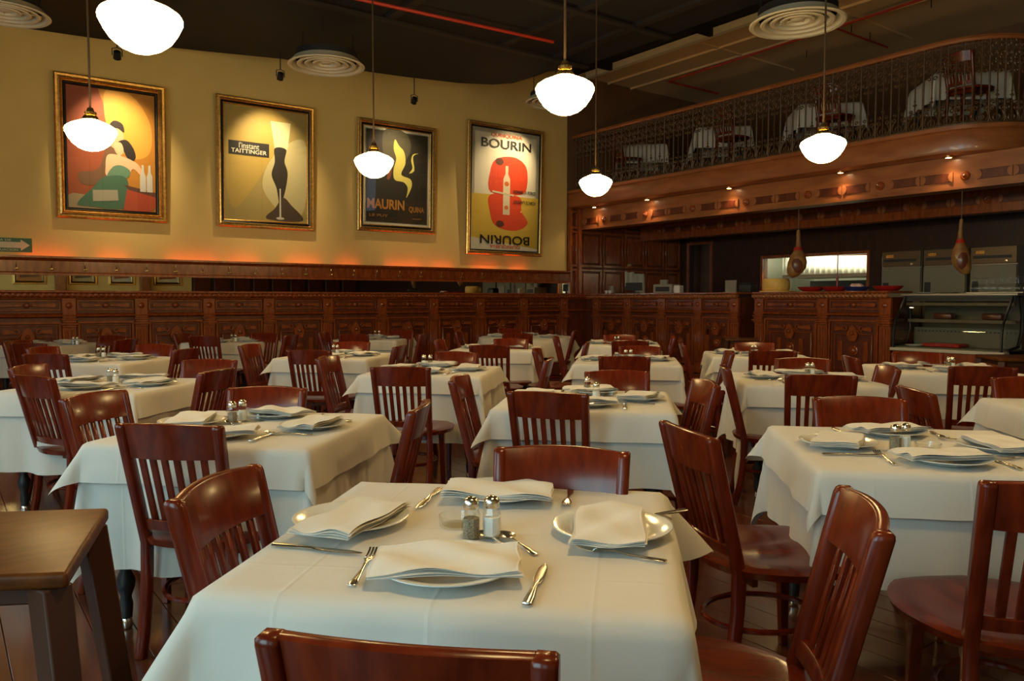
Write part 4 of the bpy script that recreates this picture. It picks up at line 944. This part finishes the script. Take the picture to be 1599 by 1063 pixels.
def chair(kind, mid, phrase, ends=None, turn=0, push=0):
    global nch
    d = FACE[kind].copy()
    if ends:
        p, q = onz(*ends[0], .88), onz(*ends[1], .88); e = (q-p).normalized()
        d = {'N': Vector((-e.y, e.x, 0)), 'F': Vector((e.y, -e.x, 0)), 'L': Vector((e.y, -e.x, 0)), 'R': Vector((e.y, -e.x, 0))}[kind]
        if kind == 'L' and q.xy.dot(Vector((math.sin(YAW), math.cos(YAW)))) < p.xy.dot(Vector((math.sin(YAW), math.cos(YAW)))): d = -d   # turned away from the camera
        c = (p+q)/2
    else: c = onz(*mid, .88)
    d = Matrix.Rotation(R_(turn), 3, 'Z') @ d
    o = c+d*.318+d*push; rz = math.atan2(-d.x, d.y)
    lab = 'dark red slat-back chair on the %s of the %s' % (SIDE[kind], phrase)
    if nch == 0: ch.location = (o.x, o.y, 0); ch.rotation_euler = (0, 0, rz); ch['label'] = lab
    else: dup(ch, (o.x, o.y, 0), rz, lab)
    nch += 1
CH = [  # table, side, crest middle, crest ends, extra turn
 (1, 'N', None, ((415, 985), (862, 1022)), 0), (1, 'F', None, ((780, 698), (977, 706)), 0), (1, 'L', (340, 750), None, 0), (1, 'R', (1346, 790), None, -4),
 (2, 'N', None, ((182, 661), (348, 665)), 0), (2, 'F', None, ((359, 605), (477, 606)), 0), (2, 'L', None, ((112, 621), (181, 610)), 0), (2, 'R', (655, 632), None, 6),
 (3, 'N', None, ((36, 583), (103, 589)), 0, -.06), (3, 'F', None, ((292, 562), (363, 562)), 0), (3, 'L', (44, 571), None, 10), (3, 'R', (339, 578), None, 0),
 (4, 'N', (70, 553), None, 0), (4, 'F', (242, 538), None, 0), (4, 'L', (66, 542), None, 0), (4, 'R', (291, 545), None, 0),
 (5, 'L', (27, 532), None, 0), (5, 'F', (176, 524), None, 0), (5, 'R', (197, 530), None, 0), (5, 'N', (44, 536), None, 0),
 (6, 'N', (318, 525), None, 0), (6, 'F', (413, 520), None, 0), (6, 'L', (284, 521), None, 0), (6, 'R', (455, 523), None, 0),
 (7, 'N', (483, 547), None, 0), (7, 'F', (549, 534), None, 0), (7, 'L', (389, 538), None, 0), (7, 'R', (625, 540), None, 0),
 (8, 'N', None, ((578, 573), (673, 574)), 0), (8, 'F', None, ((679, 549), (748, 551)), 0), (8, 'L', (511, 557), None, 0), (8, 'R', (857, 560), None, 0),
 (9, 'F', (625, 516), None, 0), (9, 'N', (552, 522), None, 0), (9, 'R', (662, 521), None, 0), (9, 'L', (506, 519), None, 0),
 (11, 'N', (764, 539), None, 0), (11, 'F', (798, 529), None, 0), (11, 'L', (686, 531), None, 0), (11, 'R', (916, 535), None, 0),
 (12, 'N', None, ((811, 605), (926, 611)), 6, -.14), (12, 'F', None, ((915, 580), (1012, 580)), 0), (12, 'L', (717, 589), None, 0), (12, 'R', None, ((1072, 592), (1133, 600)), -25),
 (13, 'N', (975, 557), None, 0), (13, 'F', (999, 541), None, 0), (13, 'L', (838, 545), None, 0), (13, 'R', (1139, 549), None, 0),
 (14, 'N', (984, 532), None, 0), (14, 'F', (967, 523), None, 0), (14, 'L', (868, 526), None, 0), (14, 'R', (1052, 525), None, 0),
 (15, 'N', (1207, 548), None, 0), (15, 'F', (1178, 535), None, 0), (15, 'L', (1066, 537), None, 0),
 (16, 'N', None, ((1230, 585), (1335, 587)), 0), (16, 'F', (1253, 560), None, 0), (16, 'L', (1148, 572), None, -3, -.06), (16, 'R', (1387, 573), None, 0),
 (17, 'N', None, ((1490, 572), (1580, 574)), 0), (17, 'F', (1432, 551), None, 0), (17, 'L', (1328, 557), None, 0),
 (18, 'F', (1342, 622), None, 0), (18, 'L', None, ((1030, 657), (1122, 683)), -7), (18, 'N', (1672, 755), None, 0),
 (19, 'L', None, ((1402, 602), (1457, 614)), -6), (19, 'F', (1608, 590), None, 0)]
for k, kind, mid, ends, turn, *push in CH: chair(kind, mid, TAB[k][1], ends, turn, *push)
for kind, mid in (('L', (716, 518)), ('F', (796, 513)), ('N', (808, 521)), ('R', (897, 516))): chair(kind, mid, 'round table at the far end')

# ------------------------------------------------------------------ place settings
PLATE = MB().lathe([(.001, 0), (.078, 0), (.084, .003), (.10, .010), (.135, .020), (.141, .021), (.1415, .0235), (.134, .0235), (.10, .0135), (.086, .0075), (.001, .006)], 48).mesh('plate', 'china', ang=60)
def napkin_mesh(seed, L=.30, W=.165):
    rnd = random.Random(seed); nx, ny = 18, 12; m = MB(); ph = [rnd.uniform(0, 6) for _ in range(6)]; sk = rnd.uniform(-.05, .05)
    for l in range(4):
        z0 = .0032*l; sx = 1-.012*l*rnd.random(); sy = 1-.02*l*rnd.random(); oy = rnd.uniform(-.004, .004)
        vs = []
        for top in (0, 1):
            for j in range(ny+1):
                for i in range(nx+1):
                    u, v = i/nx*2-1, j/ny*2-1
                    x = u*L/2*sx+.003*math.sin(4*v+ph[4]+l); y = v*W/2*sy+oy+sk*x*1.2+.003*math.sin(4*u+ph[3]+.5*l)
                    r = math.hypot(x, y)
                    base = .0105-.10*max(0, abs(x)-.125)-.05*max(0, -y-.07)       # over the plate rim, ends sagging
                    wav = (.003*math.sin(9*u/2+ph[0]+3*v)+.003*math.sin(7*v/2+ph[1])*math.cos(4*u+ph[2]))*(.8+.5*l)
                    puff = .007*max(0, u*rnd.choice([1])-.2)*l/3 if seed % 2 else .006*max(0, v)*l/3
                    edge = 0.0018*(abs(u) > .97 or abs(v) > .97)
                    z = base+z0+wav*.55+puff+(.0027 if top else 0)+(-edge if top else edge)
                    vs.append((x, y, z))
        k = (nx+1)*(ny+1); fs = []
        for j in range(ny):
            for i in range(nx):
                a = j*(nx+1)+i; fs.append((a, a+nx+1, a+nx+2, a+1)); fs.append((k+a, k+a+1, k+a+nx+2, k+a+nx+1))
        bd = list(range(nx+1))+[nx+(nx+1)*j for j in range(1, ny+1)]+[(nx+1)*(ny+1)-1-i for i in range(1, nx+1)]+[(nx+1)*(ny-j) for j in range(1, ny)]
        for a, b in zip(bd, bd[1:]+bd[:1]): fs.append((a, b, k+b, k+a))
        m.add(vs, fs)
    return m.mesh('napkin', 'napkin', ang=50)
NAP = [napkin_mesh(s) for s in (2, 3, 4, 5, 7)]
def strip(prof, name):
    """long flat piece along +y from (y, half width, z, half thickness)"""
    m = MB(); m.rings([[(w_*math.cos(a), y, z+h_*math.sin(a)) for j in range(10) for a in [2*math.pi*j/10]] for y, w_, z, h_ in prof]); return m
km = strip([(-.11, .003, .004, .002), (-.108, .0095, .005, .004), (-.08, .010, .005, .0042), (-.03, .0065, .005, .004), (-.01, .0055, .005, .0038), (.0, .008, .005, .002), (.03, .0105, .005, .0011), (.085, .0095, .005, .0009), (.105, .005, .005, .0008), (.112, .001, .005, .0006)], 'k')
KNIFE = km.mesh('knife', 'cutlery', ang=50)
fm = strip([(-.10, .003, .004, .0015), (-.097, .0095, .004, .002), (-.07, .008, .0045, .002), (-.02, .0035, .006, .002), (.02, .0035, .010, .002), (.035, .009, .010, .0014), (.045, .0125, .008, .0012), (.056, .013, .006, .0011), (.062, .012, .006, .001)], 'f')
for k in range(4):
    x = -.0105+k*.007; fm.rings([[(x-.0022, y, z-.001), (x+.0022, y, z-.001), (x+.0022, y, z+.001), (x-.0022, y, z+.001)] for y, z in ((.058, .006), (.075, .007), (.09, .010), (.10, .014))])
FORK = fm.mesh('fork', 'cutlery', ang=50)
sp = strip([(-.085, .003, .003, .0015), (-.082, .008, .003, .0018), (-.06, .007, .0035, .0018), (-.015, .003, .006, .0018), (.018, .003, .009, .0018), (.026, .006, .0085, .0016)], 's')
n0 = 12; vs = []
for j in range(7):
    for i in range(n0):
        a = 2*math.pi*i/n0; q = j/6
        vs.append((.020*q*math.cos(a), .052+.031*q*math.sin(a), .003+.008*q*q))
sp.add(vs, [(j*n0+i, j*n0+(i+1) % n0, (j+1)*n0+(i+1) % n0, (j+1)*n0+i) for j in range(6) for i in range(n0)])
SPOON = sp.mesh('spoon', 'cutlery', ang=60)
SB = MB().lathe([(.001, .0), (.021, .0), (.024, .006), (.022, .055), (.017, .066), (.016, .074), (.001, .075)], 8).mesh('glass_body', 'glass', ang=20)
SF = MB().lathe([(.001, .003), (.020, .004), (.0195, .048), (.001, .050)], 8)
SFS, SFP = SF.mesh('salt_fill', 'salt'), SF.mesh('pepper_fill', 'pepper')
SC = MB().lathe([(.017, .070), (.0185, .072), (.0185, .084), (.016, .092), (.009, .097), (.001, .098)], 14).mesh('cap', 'cutlery')
ASH = MB().lathe([(.001, .004), (.038, .004), (.042, .026), (.046, .026), (.043, .0), (.001, 0)], 16)
ASHM = ASH.mesh('ashtray', 'glass', ang=25)
CT = .7685
def tl(c, x, y):                      # table frame -> world
    return Vector((c.x, c.y, 0))+RV*x+AV*y
def item(name, me, lab, cat, grp, p, rz, z=CT):
    return tag(place(name, me, None, (p.x, p.y, z), (0, 0, rz)), lab, cat, grp)
def shaker(c, p, salt, ph):
    t = thing('salt_shaker' if salt else 'pepper_shaker', '%s shaker with chrome cap on the %s' % ('white glass salt' if salt else 'dark glass pepper', ph), 'shaker', (p.x, p.y, CT), random.uniform(0, 1), 'salt and pepper shakers')
    place('glass_body', SB, t); place('salt_fill' if salt else 'pepper_fill', SFS if salt else SFP, t); place('cap', SC, t)
ANG = {'N': 0, 'R': 90, 'F': 180, 'L': -90}
SN = {'N': 'near setting', 'R': 'right setting', 'F': 'far setting', 'L': 'left setting'}
def pxdir(a, b):
    p, q = onz(*a, CT), onz(*b, CT); d = q-p; return (p+q)/2, math.atan2(-d.x, d.y)
rnd = random.Random(12)
PX1 = {'N': ((700, 893), 9), 'L': ((549, 818), -14), 'F': ((781, 775), 4), 'R': ((955, 832), 4)}
NP1 = {'N': (698, 882), 'L': (552, 812), 'F': (778, 770), 'R': (951, 824)}
KN1 = {'N': ((822, 948), (851, 884)), 'L': ((421, 852), (570, 867)), 'F': ((683, 768), (655, 792)), 'R': ((1050, 802), (985, 812))}
FK1 = {'N': ((541, 928), (592, 856)), 'R': ((1045, 879), (898, 858)), 'F': ((892, 764), (882, 798)), 'L': ((520, 791), (590, 797))}
SHK = {2: ((363, 660), (379, 657)), 3: ((172, 598), (181, 599)), 4: ((154, 558), (162, 558)), 5: ((115, 538), (121, 538)), 6: ((362, 533), (368, 533)), 7: ((521, 553), (527, 553)), 8: ((672, 572), (662, 572)), 9: ((586, 526), (592, 526)),
       11: ((775, 542), (781, 542)), 12: ((917, 614), (931, 624)), 13: ((977, 562), (985, 562)), 14: ((961, 537), (966, 537)), 15: ((1175, 553), (1180, 553)), 16: ((1261, 587), (1268, 587)), 17: ((1481, 576), (1487, 576)), 18: ((1398, 703), (1413, 701)), 1: ((736, 840), (768, 838))}
NEAR = {1, 2, 3, 8, 12, 13, 16, 18, 4, 17, 7}
for k, (c, ph) in TAB.items():
    for sd in 'NFLR':
        a = R_(ANG[sd]); ca, sa = math.cos(a), math.sin(a)
        def loc(x, y): return tl(c, x*ca-y*sa, x*sa+y*ca)
        jx, jy = rnd.uniform(-.03, .03), rnd.uniform(-.015, .015); tw = R_(rnd.uniform(-24, 24))
        p = loc(jx, -.275+jy); pn = loc(jx+rnd.uniform(-.02, .02), -.275+jy); rz = TROT+a+tw
        if k == 1:
            p = onz(*PX1[sd][0], CT); pn = onz(*NP1[sd], CT+.02); rz = TROT+a+R_(PX1[sd][1])
        item('dinner_plate', PLATE, 'round white dinner plate, %s, %s' % (SN[sd], ph), 'plate', 'white dinner plates', p, 0)
        nm = NAP[rnd.randrange(5)]
        if k == 1: nm = NAP['NFLR'.index(sd)]
        flip = math.pi if (k != 1 and rnd.random() < .5) else 0
        item('folded_napkin', nm, 'folded white napkin, %s, %s' % (SN[sd], ph), 'napkin', 'folded white napkins', pn, rz+flip, CT+.014)
        if k in NEAR:
            q, r_ = loc(.185+jx, -.27+rnd.uniform(-.02, .02)), TROT+a+R_(rnd.uniform(-6, 6))
            f, fr = loc(-.185+jx, -.27+rnd.uniform(-.02, .02)), TROT+a+R_(rnd.uniform(-6, 6))
            if k == 1: q, r_ = pxdir(*KN1[sd]); f, fr = pxdir(*FK1[sd])
            item('table_knife', KNIFE, 'steel table knife, %s, %s' % (SN[sd], ph), 'knife', 'steel table knives', q, r_)
            item('table_fork', FORK, 'steel table fork, %s, %s' % (SN[sd], ph), 'fork', 'steel table forks', f, fr)
    if k in SHK:
        for j, salt in ((0, False), (1, True)): shaker(c, onz(*SHK[k][j], CT), salt, ph)
        mid = (onz(*SHK[k][0], CT)+onz(*SHK[k][1], CT))/2
    else:
        mid = tl(c, 0, 0)
        for j, salt in ((-1, False), (1, True)): shaker(c, mid+RV*.03*j, salt, ph)
    if k in NEAR:
        if k == 1: sps = [pxdir((800, 861), (756, 838)), pxdir((839, 868), (780, 835))]
        else: sps = [(mid-AV*.09+RV*(.02+.05*j), TROT+R_(40+14*j)) for j in (0, 1)]
        for j, (q, r_) in enumerate(sps):
            item('teaspoon', SPOON, '%s teaspoon beside the shakers of the %s' % (['first small steel', 'second small steel'][j] if k != 1 else ['left small steel', 'right small steel'][j], ph), 'spoon', 'steel teaspoons', q, r_)
        pa = onz(714, 820, CT) if k == 1 else (onz(398, 657, CT) if k == 2 else mid+RV*.10+AV*.01)
        item('ashtray', ASHM, 'clear glass ashtray beside the shakers of the %s' % ph, 'ashtray', 'clear glass ashtrays', pa, 0)
for i, (dx, dy, w_) in enumerate([(-.42, -.1, 'left'), (.35, -.25, 'right'), (.0, .45, 'far')]):
    p = RC+RV*dx+AV*dy
    item('dinner_plate', PLATE, 'round white dinner plate at the %s of the round table' % w_, 'plate', 'white dinner plates', p, 0, .767)
    item('folded_napkin', NAP[i], 'folded white napkin at the %s of the round table' % w_, 'napkin', 'folded white napkins', p, TROT+i, .767+.014)
for salt in (False, True): 
    t = thing('salt_shaker' if salt else 'pepper_shaker', '%s shaker on the round table' % ('white glass salt' if salt else 'dark glass pepper'), 'shaker', (RC.x+.1*salt, RC.y+.35, .767), 0, 'salt and pepper shakers')
    place('glass_body', SB, t); place('salt_fill' if salt else 'pepper_fill', SFS if salt else SFP, t); place('cap', SC, t)

# ------------------------------------------------------------------ bare wooden side tables
def side_table(lab, poly, h=.76, th=.035, splay=.10, m='oldwood'):
    cx = sum(p[0] for p in poly)/len(poly); cy = sum(p[1] for p in poly)/len(poly)
    t = thing('side_table', lab, 'table', (cx, cy, 0), 0, 'bare wooden side tables')
    P = [(x-cx, y-cy) for x, y in poly]
    MB().prism(P, h-th, h, 'z').build('tabletop', m, t, bevel=.010, seg=3)
    MB().prism([(x*.84, y*.84) for x, y in P], h-th-.045, h-th, 'z').build('apron', 'darkleg', t, bevel=.004)
    for x, y in P:
        a, b = x*.86, y*.86; L = math.hypot(a, b); ux, uy = a/L, b/L
        px_, py_ = -uy, ux; w0, w1 = .032, .026
        rs = []
        for z, w_, o_ in ((0, w1, splay), (h-th, w0, 0)):
            X, Y = a+ux*o_, b+uy*o_
            rs.append([(X+sx*w_*ux+sy*w_*px_, Y+sx*w_*uy+sy*w_*py_, z) for sx, sy in ((-1, -1), (1, -1), (1, 1), (-1, 1))])
        MB().rings(rs).build('leg', 'darkleg', t, bevel=.004)
    return t
fr_, nr_ = onz(170, 792, .76), onz(105, 894, .76); u = Vector((-.87, .49, 0))
side_table('bare worn wooden side table with splayed legs at the lower left corner', [(fr_.x, fr_.y), (nr_.x, nr_.y), (nr_.x+u.x*.62, nr_.y+u.y*.62), (fr_.x+u.x*.62, fr_.y+u.y*.62)])
p = onz(1160, 529, .76); d1, d2 = AV*.22, RV*.24
side_table('small bare wooden side table by the gap between the two counters', [(p.x-.17, p.y+.17), (p.x+.17, p.y-.17), (p.x+.5, p.y+.16), (p.x+.16, p.y+.5)])
p = onz(1562, 559, .76)
side_table('bare wooden side table beside the display case at the right frame edge', [(p.x, p.y), (p.x+.4, p.y-.4), (p.x+.8, p.y), (p.x+.4, p.y+.4)])

# ------------------------------------------------------------------ balcony tables and chairs
ZBAL = 3.70
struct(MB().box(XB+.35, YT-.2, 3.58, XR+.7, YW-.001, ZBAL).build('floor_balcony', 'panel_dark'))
names = ['balcony table nearest the cream wall', 'second balcony table from the cream wall', 'third balcony table from the cream wall', 'balcony table at the rounded corner']
for i, (px, py) in enumerate([(962, 240), (1125, 210), (1285, 190), (1495, 150)]):
    c = onX(px, py, 11.95); c.z = ZBAL; c.y = min(c.y, 11.6)
    dup(tt, c, TROT, 'square %s under a white cloth' % names[i], 'balcony tables', (1.08, 1.08, 1.0))
    o = place('balcony_cloth', UNDER[i % 3], None, c, (0, 0, TROT)); o.scale = (1.08, 1.08, 1.0); tag(o, 'long white cloth of the %s' % names[i], 'tablecloth', 'balcony cloths')
    q = onX(px+18, py, 11.30); dup(ch, (q.x, q.y, ZBAL), R_(-90+random.uniform(-15, 15)), 'dark slat-back chair by the railing before the %s' % names[i], 'balcony chairs')
